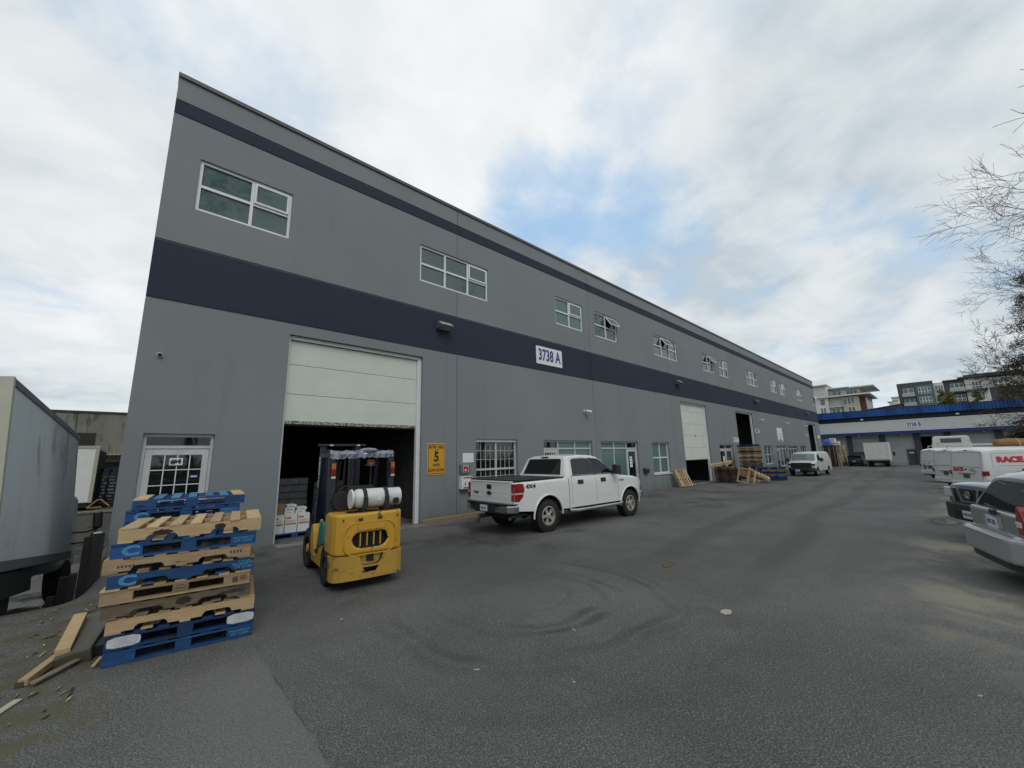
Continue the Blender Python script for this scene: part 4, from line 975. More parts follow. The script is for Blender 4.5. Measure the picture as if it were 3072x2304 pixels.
for i, (k, m, mt, lab, dx, dr) in enumerate(front):
    t = detailed_pallet(k, m, mt, lab, (ax+dx, ay+random.uniform(-.012, .012), .004+i*.1415), RZ+dr, GF, seed=i, ry=.0)
    if i == 0: chep(t, c=False)
    if i == 1:
        for x in (-.47, .48):
            pts = [(x-.125+.02*math.sin(q*2.3), .02+.01*math.sin(q*3)) for q in range(1)]
            n_ = 14; pl = [(x+.125*math.copysign(abs(math.cos(a))**.45, math.cos(a)), .064+.048*math.copysign(abs(math.sin(a))**.5, math.sin(a))+.004*math.sin(5*a)) for a in [2*math.pi*q/n_ for q in range(n_)]]
            MB().prism(pl, -.5, -.4975, 'y').build('paint_patch', 'patch_white', t)
            o = MB(); 
            for (a, b, c, d) in ((x-.06, x+.09, .094, .0965), (x-.06, x+.09, .032, .0345), (x-.06, x-.0575, .0345, .094), (x+.0875, x+.09, .0345, .094)): o.box(a, b, -.5015, -.5003, c, d)
            for q in range(3): o.box(x-.04, x+.06-q*.02, -.5015, -.5003, .048+q*.015, .052+q*.015)
            o.build('stamp', 'grey_print', t)
    if i == 4:
        o = MB(); o.tube([(.055*math.cos(2*math.pi*q/20), -.4985, .06+.030*math.sin(2*math.pi*q/20)) for q in range(21)], .0018, 4, cap=False); o.box(-.04, .04, -.4995, -.498, .056, .064); o.build('stamp', 'rust_dark', t)
        o = MB()
        for q in range(5): o.box(.45, .50, -.4995, -.498, .03+q*.012, .037+q*.012)
        for q in range(3): o.box(.52, .585, -.4995, -.498, .045+q*.017, .053+q*.017)
        o.build('stamp', 'rust_dark', t)
    if i == 5: chep(t, True, True, y=-.5005)
    if i == 6:
        o = MB()
        for q in range(5): o.box(-.50+q*.028, -.485+q*.028, -.5005, -.4992, .05, .072)
        for q in range(4): o.box(.42+q*.03, .435+q*.03, -.5005, -.4992, .06, .088)
        o.build('stamp', 'rust_dark', t)
    if i == 7: chep(t, True)
def burn(t, x, z, w, h, y=-.4998):
    rs = random.Random(int(x*100)+7); n_ = 18
    pl = [(x+w*math.cos(a)*rs.uniform(.75, 1.1), z+h*math.sin(a)*rs.uniform(.75, 1.1)) for a in [2*math.pi*q/n_ for q in range(n_)]]
    MB().prism(pl, y-.0012, y, 'y').build('burn_mark', 'burn', t)
bm_ = mat('burn', (.05, .038, .026), .95, var=.6, vs_=18)
fs = [o for o in C.objects if o.name.startswith('pallet') and o.get('group') == GF]
burn(fs[8], .22, .085, .055, .030); burn(fs[8], -.27, .075, .085, .030); burn(fs[3], .02, .07, .075, .042)
# back stack
GBk = 'pallets in the stack behind the near one'
for i in range(10):
    lab = {9: 'blue block pallet on top of the stack behind the near one', 8: 'second blue pallet from the top of the rear stack', 7: 'third blue pallet from the top of the rear stack'}.get(i, 'blue pallet, %s from the ground in the stack behind the near one' % ('first', 'second', 'third', 'fourth', 'fifth', 'sixth', 'seventh')[min(i, 6)])
    dx = {9: .03, 8: -.02, 7: -.02}.get(i, 0)
    t = detailed_pallet('block', 'wood_blue' if i != 8 else 'wood_blue', 'wood_blue_pale' if i == 9 else 'wood_blue', lab, (.60+dx, 7.72, .004+i*.1475), -6+random.uniform(-1, 1), GBk, seed=20+i)
    if i == 8: chep(t, True)
    if i == 9: burn(t, -.53, .05, .05, .02, y=-.4975); t.children[-1].data.materials[0] = M['wood_new']; t.children[-1]['label'] = 'splintered bare wood patch'; t.children[-1].name = 'bare_patch'
# slab and loose timber left of the stack
t = thing('concrete_slab', 'grey slab propped on the slope left of the near pallet stack', 'slab', (-.24, 6.75, .10), (R(3), R(-10), R(-8)))
MB().box(-.13, .16, -.62, .62, -.10, .03).build('slab', 'concrete_dark', t, bevel=.015)
t = thing('slab_shade', 'black block painted as the shade under the propped slab', 'slab_shade', (-.20, 6.5, 0)); MB().box(-.12, .14, -.3, .5, -.1, .10).build('block', 'black', t)  # black block stands in for the shade below the slab
def timber(label, a, b, w, h, m, roll_=0, name='timber_offcut'):
    a, b = Vector(a), Vector(b); d = b-a; L_ = d.length; q = d.to_track_quat('X', 'Z')
    t = thing(name, label, 'timber', (a+b)/2, (0, 0, 0)); t.rotation_mode = 'QUATERNION'; t.rotation_quaternion = q
    MB().box(-L_/2, L_/2, -w/2, w/2, -h/2, h/2).build('plank', m, t, bevel=.004, rot=(R(roll_), 0, 0)); return t
mat('bark_pale', (.27, .21, .17), .9, var=.6, vs_=20, stretch=(1, 8, 8))
timber('short bright timber block lying left of the near pallets', (-.37, 6.22, .10), (-.33, 7.22, .17), .11, .085, 'wood_newx')
timber('thin splintered board lying in front of the slab', (-.50, 5.80, .03), (-.18, 6.22, .035), .05, .02, 'bark_pale', 10)
timber('brown broken timber under the bright block', (-.56, 5.86, .035), (-.38, 6.35, .06), .07, .06, 'wood_tan')
timber('dark broken timber end at the far left', (-.585, 5.86, .02), (-.53, 5.98, .03), .06, .05, 'wood_dark')
timber('pale bark strip at the left picture edge', (-.66, 5.32, .006), (-.54, 5.56, .01), .06, .012, 'litter_pale')
timber('tan wood splinter on the mossy slope', (-.55, 6.62, .006), (-.52, 6.74, .008), .018, .01, 'wood_newx')
timber('tiny wood splinter beside the bottom pallet', (-.13, 5.86, .02), (-.08, 5.98, .05), .03, .02, 'wood_newx')
timber('long tan board lying along the warehouse wall', (6.36, 10.90, .055), (8.72, 10.92, .065), .05, .13, 'wood_tan', 8)
# ---------------------------------------------------------------- far pallets (joined boards, too small to pick apart)
def simple_mesh(kind, m):
    mb = MB()
    for k in range(7): x = -.61+.07+(1.22-.14)*k/6; w = .14 if k in (0, 6) else .095; mb.box(x-w/2, x+w/2, -.5, .5, .1235, .14)
    if kind == 'block':
        for y in (-.45, 0, .45):
            mb.box(-.61, .61, y-.05, y+.05, .104, .1225); mb.box(-.61, .61, y-.05, y+.05, 0, .018)
            for x in (-.53, 0, .53): mb.box(x-.075, x+.075, y-.046, y+.046, .0185, .1035)
    else:
        for y in (-.48, 0, .48): mb.prism(chamfer_notch(1.22, .106, [(-.40, -.14), (.14, .40)], .05), y-.019, y+.019, 'y')
        for x in (-.55, -.3, 0, .3, .55): mb.box(x-.05, x+.05, -.5, .5, 0, .0165)
    return mb.mesh('pallet', [m])
SM = {}
def sp_pallet(kind, m, label, loc, rot, group):
    if (kind, m) not in SM: SM[(kind, m)] = simple_mesh(kind, m)
    o = add_mesh('pallet', SM[(kind, m)], None, loc, tuple(R(q) for q in rot)); return tag(o, label, 'pallet', group)
ords = ['bottom', 'second', 'third', 'fourth', 'fifth', 'sixth', 'seventh', 'eighth', 'ninth', 'tenth', 'eleventh', 'twelfth', 'thirteenth', 'fourteenth', 'fifteenth', 'sixteenth', 'seventeenth']
cn = {'wood_blue': 'blue', 'wood_blue_dark': 'dark blue', 'wood_new': 'light wood', 'wood_tan': 'tan', 'wood_old': 'grey-brown', 'wood_dark': 'dark brown'}
tall = ['wood_blue_dark', 'wood_blue_dark', 'wood_tan', 'wood_old', 'wood_blue_dark', 'wood_blue', 'wood_old', 'wood_old', 'wood_old', 'wood_tan', 'wood_old', 'wood_new', 'wood_tan', 'wood_dark', 'wood_new', 'wood_new', 'wood_blue_dark']
for i, m in enumerate(tall):
    sp_pallet('block' if m.startswith('wood_blue') else 'stringer', m, '%s pallet, %s in the tallest stack by the open door' % (cn[m], ords[i] if i < 16 else 'topmost'), (32.5+random.uniform(-.04, .04), 9.75+random.uniform(-.04, .04), -.02+i*.1435), (0, 0, -90+random.uniform(-2, 2)), 'pallets in the tallest stack')
low = ['wood_blue', 'wood_blue', 'wood_tan', 'wood_blue_dark', 'wood_tan', 'wood_blue_dark']
for i, m in enumerate(low):
    sp_pallet('block' if i in (5,) else 'stringer', m, '%s pallet, %s in the low blue stack before the van' % (cn[m], ords[i] if i < 5 else 'topmost'), (32.0+random.uniform(-.03, .03), 8.25+random.uniform(-.03, .03), -.02+i*.1415), (0, 0, -90+random.uniform(-3, 3)), 'pallets in the low blue stack')
for i in range(7):
    sp_pallet('stringer', 'wood_dark' if i < 6 else 'wood_old', '%s pallet, %s in the dark stack by the white door' % ('dark brown' if i < 6 else 'grey-brown', ords[i] if i < 6 else 'topmost'), (27.75+random.uniform(-.04, .04), 9.75+random.uniform(-.03, .03), i*.1415), (0, 0, -92+random.uniform(-3, 3)), 'pallets in the dark stack')
sp_pallet('stringer', 'wood_new', 'light wood pallet lying tilted on the dark stack', (27.5, 10.0, 1.10), (6, -10, -80), 'loose light wood pallets')
t = detailed_pallet('stringer', 'wood_newx', 'wood_newx', 'light wood pallet leaning on the wall before the white door', (23.1, 10.42, .45), 0, 'loose light wood pallets', seed=5)
t.rotation_euler = (R(63), 0, R(-2)); t.rotation_euler = (R(246), 0, R(-4)); t.location = (23.1, 10.50, .52)
sp_pallet('stringer', 'wood_new', 'light wood pallet sloping off the broken pallet heap', (28.9, 8.35, .42), (8, 30, -68), 'loose light wood pallets')
sp_pallet('stringer', 'wood_tan', 'tan pallet under the sloping light wood pallet', (28.4, 8.75, .26), (4, 26, -76), 'loose light wood pallets')
# broken frame standing in front
t = thing('broken_pallet', 'broken light wood pallet frame standing beside the dark stack', 'pallet', (27.35, 8.68, 0), (R(-6), R(12), R(-86)))
MB().box(-.55, .55, -.02, .02, 0, .10).build('bottom_board', 'wood_new', t); MB().box(-.55, .50, -.02, .02, .82, .92).build('top_board', 'wood_newx', t)
for x in (-.42, .12, .46): MB().box(x-.045, x+.045, -.018, .018, .101, .819).build('slat', 'wood_newx', t)
for k, (a, b) in enumerate((((28.0, 9.2, .85), (29.6, 8.0, .05)), ((27.9, 9.0, .7), (29.2, 7.9, .06)), ((27.8, 8.9, .95), (28.6, 8.2, .5)), ((28.2, 9.3, .95), (29.3, 8.5, .3)))):
    timber('loose light board, %s in the broken pallet heap' % ('rightmost', 'lowest', 'topmost', 'rearmost')[k], a, b, .12, .02, 'wood_newx', 15, 'loose_board')
db = MB()
for k in range(60):
    rs_ = random.Random(500+k); x = -.22-rs_.random()*.5; y = 5.0+rs_.random()*3.6
    a = R(70)+rs_.uniform(-.9, .9); L_ = rs_.uniform(.02, .14); c, s_ = math.cos(a), math.sin(a); m_ = rs_.randrange(4); z = gz(x, y)+.004
    pl = [(-L_/2, -.004), (0, -.010), (L_/2, 0), (.01, .008)]
    db.prism([(x+c*u-s_*v, y+s_*u+c*v) for u, v in pl], z+.002, z+.009, 'z', m_)
o = db.build('wood_debris', ['litter_pale', 'wood_tan', 'wood_dark', 'bark_pale']); o['label'] = 'scattered wood splinters on the mossy slope left of the pallets'; o['category'] = 'debris'; o['kind'] = 'stuff'
# litter on the asphalt
def flat(label, x, y, pts, m, name='litter', cat='litter'):
    mb = MB(); mb.prism([(a, b) for a, b in pts], .003, .009, 'z'); o = mb.build(name, m, None, loc=(x, y, gz(x, y))); return tag(o, label, cat)
flat('pale flattened rag or paper on the open asphalt', 5.4, 2.1, [(-.10, -.02), (-.04, -.06), (.03, -.055), (.10, -.02), (.085, .04), (.02, .06), (-.06, .05)], 'litter_pale')
flat('rusty brown stain patch on the open asphalt', 6.96, 3.58, [(-.22, -.05), (-.06, -.09), (.12, -.06), (.2, .03), (.05, .08), (-.14, .06)], 'litter_brown', 'stain', 'stain')
rs = random.Random(11)
spots = [((738, 1338), 'left of the tyre circles'), ((1240, 1362), 'inside the tyre circles'), ((1555, 1132), 'in front of the pickup'), ((1390, 1140), 'beside the pickup wheel'), ((1030, 1448), 'below the tyre circles'), ((1240, 1475), 'at the bottom middle'), ((2118, 1505), 'at the bottom right'), ((660, 1228), 'behind the near pallets'), ((1705, 1070), 'near the leaning pallet')]
def gpix(u, v):
    k_ = 3072/2212; d = pixdir(u*k_, v*k_); s_ = -CAMZ/d.z; return d.x*s_, d.y*s_
for k, ((u, v), w) in enumerate(spots):
    x, y = gpix(u, v); s_ = rs.uniform(.02, .04); a = rs.uniform(0, 3)
    flat('small pale chip of litter '+w, x, y, [(s_*math.cos(a), s_*math.sin(a)), (.012*math.cos(a+1.6), .012*math.sin(a+1.6)), (-s_*math.cos(a), -s_*math.sin(a)), (-.012*math.cos(a+1.5), -.012*math.sin(a+1.5))], 'litter_pale')
# ================================================================ forklift (local x right, y forward, z up; rear face at y = 0)
def rrect(w, h, r, n=4, cx=0, cz=0):
    p = []
    for sx, sz, a0 in ((1, 1, 0), (-1, 1, 90), (-1, -1, 180), (1, -1, 270)):
        for k in range(n+1):
            a = R(a0+90*k/n); p.append((cx+sx*(w-r)+r*math.cos(a), cz+sz*(h-r)+r*math.sin(a)))
    return p
fk = thing('forklift', 'yellow counterbalance forklift with white gas tank facing the open door', 'forklift', (2.765, 6.30, 0), (0, 0, R(-6.0)))
plan_hi = [(-.54, .62), (-.54, .16), (-.50, .06), (-.42, .01), (-.2, -.012), (.2, -.012), (.42, .01), (.50, .06), (.54, .16), (.54, .62)]
cw = MB().prism(plan_hi, .50, 1.10, 'z').build('counterweight', ['yellow', 'black'], fk)
hole = rrect(.265, .105, .105, 7, 0, .705)
cw2 = bool_cut(cw, MB().prism(hole, -.06, .12, 'y'))
b_ = cw2.modifiers.new('bevel', 'BEVEL'); b_.width = .05; b_.segments = 3; b_.limit_method = 'ANGLE'; b_.angle_limit = R(50)
for k in range(4): MB().box(-.155+k*.103-.008, -.155+k*.103+.008, .0, .03, .612, .80).build('grille_bar', 'yellow', fk)
MB().box(-.26, .26, .105, .115, .60, .81).build('grille_back', 'black', fk)
ring = rrect(.40, .235, .17, 8, .0, .725); MB().tube([(x, -.006, z) for x, z in ring]+[(ring[0][0], -.006, ring[0][1])], .011, 6, cap=False).build('raised_ring', 'yellow', fk, 60)
MB().box(-.22, .24, -.0155, -.012, .845, .945).build('name_plate_recess', 'yellow_worn', fk)
plan_lo = [(-.545, .40), (-.55, .15), (-.515, .05), (-.43, 0), (-.2, -.022), (.2, -.022), (.43, 0), (.515, .05), (.55, .15), (.545, .62), (-.30, .62), (-.30, .40)]
lo = MB().prism(plan_lo, .14, .492, 'z').build('lower_counterweight', ['yellow_worn', 'black'], fk)
pocket = [(-.17, .51), (.20, .51), (.15, .36), (.10, .335), (-.09, .335), (-.13, .36)]
slot = [(-.11, .305), (.14, .305), (.09, .235), (-.06, .235)]
c_ = MB().prism(pocket, -.06, .035, 'y'); lo = bool_cut(lo, c_); lo = bool_cut(lo, MB().prism(slot, -.06, .10, 'y')); lo = bool_cut(lo, MB().lathe([(-.70, .315), (-.30, .315)], (0, .56, .27), 'x', 28))
b_ = lo.modifiers.new('bevel', 'BEVEL'); b_.width = .016; b_.segments = 2; b_.limit_method = 'ANGLE'; b_.angle_limit = R(50)
MB().prism(pocket, .0345, .04, 'y').build('drawbar_pocket', 'yellow_worn', fk); MB().prism(rrect(.055, .055, .02, 3, .01, .43), .020, .0335, 'y').build('tow_hole', 'black', fk)
# chassis side, step and cowls
prof = [(.40, .30), (.62, .22), (.9, .20), (1.62, .20), (1.62, .30), (1.56, .62), (1.50, .66), (1.42, .66), (1.36, .36), (1.12, .36), (1.10, .52), (.62, .60), (.40, .60)]
ch = MB().prism(prof, -.53, .53, 'x').build('chassis', ['yellow', 'black'], fk)
ch = bool_cut(ch, MB().lathe([(-.70, .315), (-.30, .315)], (0, .56, .27), 'x', 28).lathe([(.30, .315), (.70, .315)], (0, .56, .27), 'x', 28))
b_ = ch.modifiers.new('bevel', 'BEVEL'); b_.width = .014; b_.segments = 2; b_.limit_method = 'ANGLE'
MB().prism([(1.30, .30), (1.58, .30), (1.68, .60), (1.60, .80), (1.48, .82), (1.42, .70)], -.55, -.34, 'x').build('front_fender', 'yellow', fk, bevel=.02)
MB().prism([(1.30, .30), (1.58, .30), (1.68, .60), (1.60, .80), (1.48, .82), (1.42, .70)], .34, .55, 'x').build('front_fender', 'yellow', fk, bevel=.02)
MB().box(-.34, .34, 1.36, 1.62, .30, .98).build('dash_cowl', 'navy', fk, bevel=.03)
MB().prism([(.60, .60), (1.10, .52), (1.12, .40), (1.36, .40), (1.36, .42), (1.14, .44), (1.12, .56), (.62, .66)], -.545, .545, 'x').build('step_plate', 'navy', fk)
MB().prism([(.60, .62), (1.08, .56), (1.02, .86), (.60, .93)], -.50, .50, 'x').build('engine_hood', 'navy', fk, bevel=.02)
MB().prism([(.63, .60), (1.07, .50), (1.06, .62), (.96, .88), (.90, .94), (.74, .94), (.66, .88)], -.555, -.505, 'x').build('side_panel', 'teal', fk, bevel=.02, label='teal seat side panel')
MB().box(-.24, .24, .62, 1.08, .94, 1.06).build('seat', 'rubber', fk, bevel=.04)
MB().obox((0, .66, 1.26), (.46, .13, .46), (R(10), 0, 0)).build('seat_back', 'rubber', fk, bevel=.05)
# overhead guard
def bar(p, q, w, d, name, m='navy', par=fk):
    p, q = Vector(p), Vector(q); dv = q-p; L_ = dv.length; o = MB().box(-w/2, w/2, -d/2, d/2, 0, L_).build(name, m, par, bevel=.008, seg=1)
    o.rotation_mode = 'QUATERNION'; o.rotation_quaternion = dv.to_track_quat('Z', 'X') if abs(dv.x)+abs(dv.y) > .001 else Matrix.Identity(3).to_quaternion(); o.location = p; return o
for s_ in (-1, 1):
    MB().prism([(.50, 1.06), (.60, 1.06), (.66, 1.97), (.56, 1.97)], s_*.49-.05, s_*.49+.05, 'x').build('rear_post', 'navy', fk, bevel=.01)
    MB().prism([(1.56, .60), (1.64, .60), (1.34, 1.97), (1.27, 1.97)], s_*.49-.028, s_*.49+.028, 'x').build('front_post', 'navy', fk, bevel=.006)
    MB().box(s_*.49-.035, s_*.49+.035, .56, 1.36, 1.972, 2.04).build('roof_rail', 'navy', fk, bevel=.01)
MB().box(-.54, .54, .52, .62, 1.975, 2.06).build('roof_rear_beam', 'navy', fk, bevel=.02)
MB().box(-.52, .52, 1.31, 1.38, 1.975, 2.045).build('roof_front_beam', 'navy', fk, bevel=.02)
for k in range(6): MB().box(-.40+k*.16-.015, -.40+k*.16+.015, .625, 1.305, 1.99, 2.03).build('roof_bar', 'navy', fk)
rs = random.Random(5)
pw = MB()     # crumpled plastic wrapped round the rear beam
for k in range(26):
    x = -.55+k*1.10/26
    pw.v += [(x, .510-rs.uniform(0, .018), 1.955+rs.uniform(-.02, .015)), (x, .505-rs.uniform(0, .014), 2.02), (x, .53, 2.068+rs.uniform(0, .02)), (x, .63, 2.066+rs.uniform(0, .018))]
for k in range(25):
    for q in range(3): a = k*4+q; pw.f.append((a, a+4, a+5, a+1)); pw.m.append(0)
o = pw.build('plastic_wrap', 'navy_wrap' if 'navy_wrap' in M else 'plastic_wrap', fk)
mat('wrap_dark', (.05, .055, .13), .12, var=.9, vs_=16, spec=1.0, col2=(.30, .31, .36)); o.data.materials[0] = M['wrap_dark']
MB().lathe([(-.02, .05), (.0, .14), (.03, .15), (.055, .10), (.065, .0)], (.10, .60, 2.06), 'z', 16).build('plastic_bag', 'plastic_wrap', fk, 60)
for s_ in (-1, 1):
    l_ = MB().box(s_*.49-.036, s_*.49+.036, .478, .508, 1.62, 1.875).build('tail_light', 'plastic_black', fk)
    MB().box(s_*.49-.032, s_*.49+.032, .462, .477, 1.665, 1.775).build('red_lens', 'red_lens', l_)
    MB().box(s_*.49-.032, s_*.49+.032, .462, .477, 1.778, 1.868).build('amber_lens', 'amber', l_); MB().box(s_*.49-.032, s_*.49+.032, .462, .477, 1.627, 1.662).build('clear_lens', 'clear_lens', l_)
bc = MB().lathe([(0, .12), (.012, .115), (.02, .06)], (.17, .68, 1.815), 'z', 18).build('beacon_base', 'plastic_black', fk, 30)
MB().lathe([(.021, .066), (.085, .062), (.105, .05), (.11, .03)], (.17, .68, 1.815), 'z', 18).build('beacon_lens', 'amber', bc, 40)
MB().tube([(.17, .68, 1.81), (.17, .68, 1.07)], .012, 6).build('beacon_pole', 'plastic_black', fk)
# gas tank
tk = MB().lathe([(-.40, .08), (-.40, .148), (-.375, .152), (-.36, .115), (-.35, .10), (-.335, .125), (-.29, .150), (.10, .150), (.15, .148), (.16, .141), (.395, .143), (.40, .13), (.385, .12), (.385, .02)], (.12, .22, 1.305), 'x', 32).build('gas_tank', 'tank', fk, 35)
MB().prism(rrect(.05, .05, .03, 4, 0, 0), -.001, .01, 'y').build('collar_opening', 'black', tk, loc=(.42, .078, 1.24))
MB().box(-.03, .03, -.004, 0, -.04, .04).build('tank_label', 'frame_white', tk, loc=(.14, .0705, 1.31))
for x in (-.10, .24):
    s_ = MB().lathe([(-.03, .1565), (-.03, .163), (.03, .163), (.03, .1565)], (x+.02, .22, 1.305), 'x', 32, close=True).build('tank_strap', 'rubber', fk, 35)
    MB().box(x-.02, x+.055, .03, .058, 1.16, 1.34).build('buckle', 'plastic_black', s_, bevel=.01)
    MB().box(x-.02, x+.05, .08, .34, 1.095, 1.165).build('tank_cradle', 'plastic_black', fk, bevel=.008)
MB().box(-.32, .46, .10, .36, 1.085, 1.105).build('tank_bracket', 'plastic_black', fk)
MB().lathe([(0, .15), (.03, .16), (.06, .12)], (-.33, .46, 1.26), 'y', 20).build('air_cleaner', 'rubber', fk, 40)
MB().tube([(.50, .16, 1.26), (.56, .12, 1.20), (.52, .20, 1.12), (.44, .40, 1.10)], .011, 6).build('gas_hose', 'rubber', fk, 60)
MB().box(-.20, -.13, -.0165, -.0125, .985, 1.03).box(.10, .17, -.0165, -.0125, .99, 1.04).build('decal', 'rust_dark', fk)['kind'] = 'stuff'
MB().box(-.20, .22, -.0182, -.0156, .855, .935).build('decal', 'yellow', fk)
for g in (-1, 1): MB().lathe([(0, .016), (-.01, .014)], (g*.42, .0, 1.02), 'y', 8).build('bolt', 'rust_dark', fk)
# controls
sw = MB(); c0 = Vector((-.02, 1.24, 1.30)); pts = [(c0.x+.19*math.cos(2*math.pi*k/20), c0.y+.12*math.sin(2*math.pi*k/20), c0.z+.145*math.sin(2*math.pi*k/20)) for k in range(21)]
sw.tube(pts, .013, 6, cap=False)
for k in (2, 9, 15): sw.tube([tuple(c0), pts[k]], .009, 5)
sw.build('steering_wheel', 'plastic_black', fk, 60); MB().tube([tuple(c0), (-.02, 1.46, 1.0)], .03, 8).build('steering_column', 'plastic_black', fk)
for k in range(3): MB().tube([(.16+k*.06, 1.42, .98), (.16+k*.06, 1.34, 1.22)], .008, 5).build('lever', 'plastic_black', fk)
MB().box(-.47, -.43, 1.30, 1.34, .62, .9).build('pedal_lever', 'sign_yellow_pale', fk)
# mast
for s_ in (-1, 1):
    MB().box(s_*.33-.05, s_*.33+.05, 2.06, 2.18, .08, 2.20).build('mast_channel', 'navy', fk, bevel=.006)
    MB().box(s_*.24-.03, s_*.24+.03, 2.08, 2.16, .10, 2.14).build('inner_channel', 'plastic_black', fk)
    MB().tube([(s_*.16, 2.04, .3), (s_*.16, 2.04, 1.98)], .028, 10).build('lift_cylinder', 'plastic_black', fk, 60)
    MB().tube([(s_*.07, 2.02, .3), (s_*.07, 2.02, 2.05)], .012, 5).build('lift_chain', 'rubber', fk)
    MB().tube([(s_*.40, 1.55, .62), (s_*.40, 2.06, .82)], .035, 8).build('tilt_cylinder', 'plastic_black', fk, 60)
    tyre = MB().lathe([(-.11, .20), (-.12, .31), (-.09, .335), (.09, .335), (.12, .31), (.11, .20)], (s_*.43, 1.98, .335), 'x', 28, close=True).build('front_wheel', 'rubber', fk, 40)
    for k in range(26):
        a = 2*math.pi*k/26; pass
    tr = MB()
    for k in range(24):
        a = 2*math.pi*k/24
        for q in (-1, 1): tr.obox((s_*.43+q*.055, 1.98+.337*math.sin(a+q*.08), .335+.337*math.cos(a+q*.08)), (.10, .035, .025), (-a-q*.08, 0, 0))
    tr.build('tread', 'rubber', tyre)
    MB().lathe([(s_*.05, .19), (s_*.07, .08), (s_*.11, .07)], (s_*.43, 1.98, .335), 'x', 18).build('rim', 'yellow_worn', tyre, 40)
    tyre = MB().lathe([(-.085, .15), (-.095, .255), (-.07, .27), (.07, .27), (.095, .255), (.085, .15)], (s_*.445, .56, .27), 'x', 28, close=True).build('rear_wheel', 'rubber', fk, 40)
    MB().lathe([(s_*.06, .15), (s_*.03, .12), (s_*.05, .05), (s_*.08, .045)], (s_*.445, .56, .27), 'x', 18).build('rim', 'rust_dark', tyre, 40)
    MB().box(s_*.28-.055, s_*.28+.055, 2.28, 3.35, .03, .07).build('fork', 'plastic_black', fk)
    MB().box(s_*.28-.055, s_*.28+.055, 2.24, 2.28, .03, .62).build('fork_shank', 'plastic_black', fk)
MB().box(-.44, .48, 2.03, 2.10, 2.20, 2.245).build('mast_top_beam', 'navy', fk, bevel=.008)
for x in (-.20, .32): MB().box(x-.03, x+.03, 2.021, 2.029, 2.208, 2.236).build('reflector', 'clear_lens', fk)
for z in (.55, 1.25): MB().box(-.38, .38, 2.185, 2.22, z, z+.10).build('mast_cross_member', 'plastic_black', fk)
for z in (.35, .80): MB().box(-.46, .46, 2.225, 2.238, z, z+.09).build('fork_carriage', 'plastic_black', fk)
for k in range(6): MB().box(-.42+k*.168-.01, -.42+k*.168+.01, 2.242, 2.262, .62, 1.30).build('load_backrest_bar', 'plastic_black', fk)
for k in range(3): MB().tube([(-.12+k*.09, 2.0, .4), (-.2+k*.1, 1.95, 1.0), (-.1+k*.08, 1.99, 1.9)], .012, 5).build('hydraulic_hose', 'rubber', fk)
text('KOMATSU', .115, 'sign_white', fk, (-.386, 2.11, 1.70), (R(90), R(90), R(-90)), bold=.003, sx=1.1)
MB().box(-.40, -.385, 2.09, 2.13, .98, 1.12).build('mast_label', 'sign_white', fk)

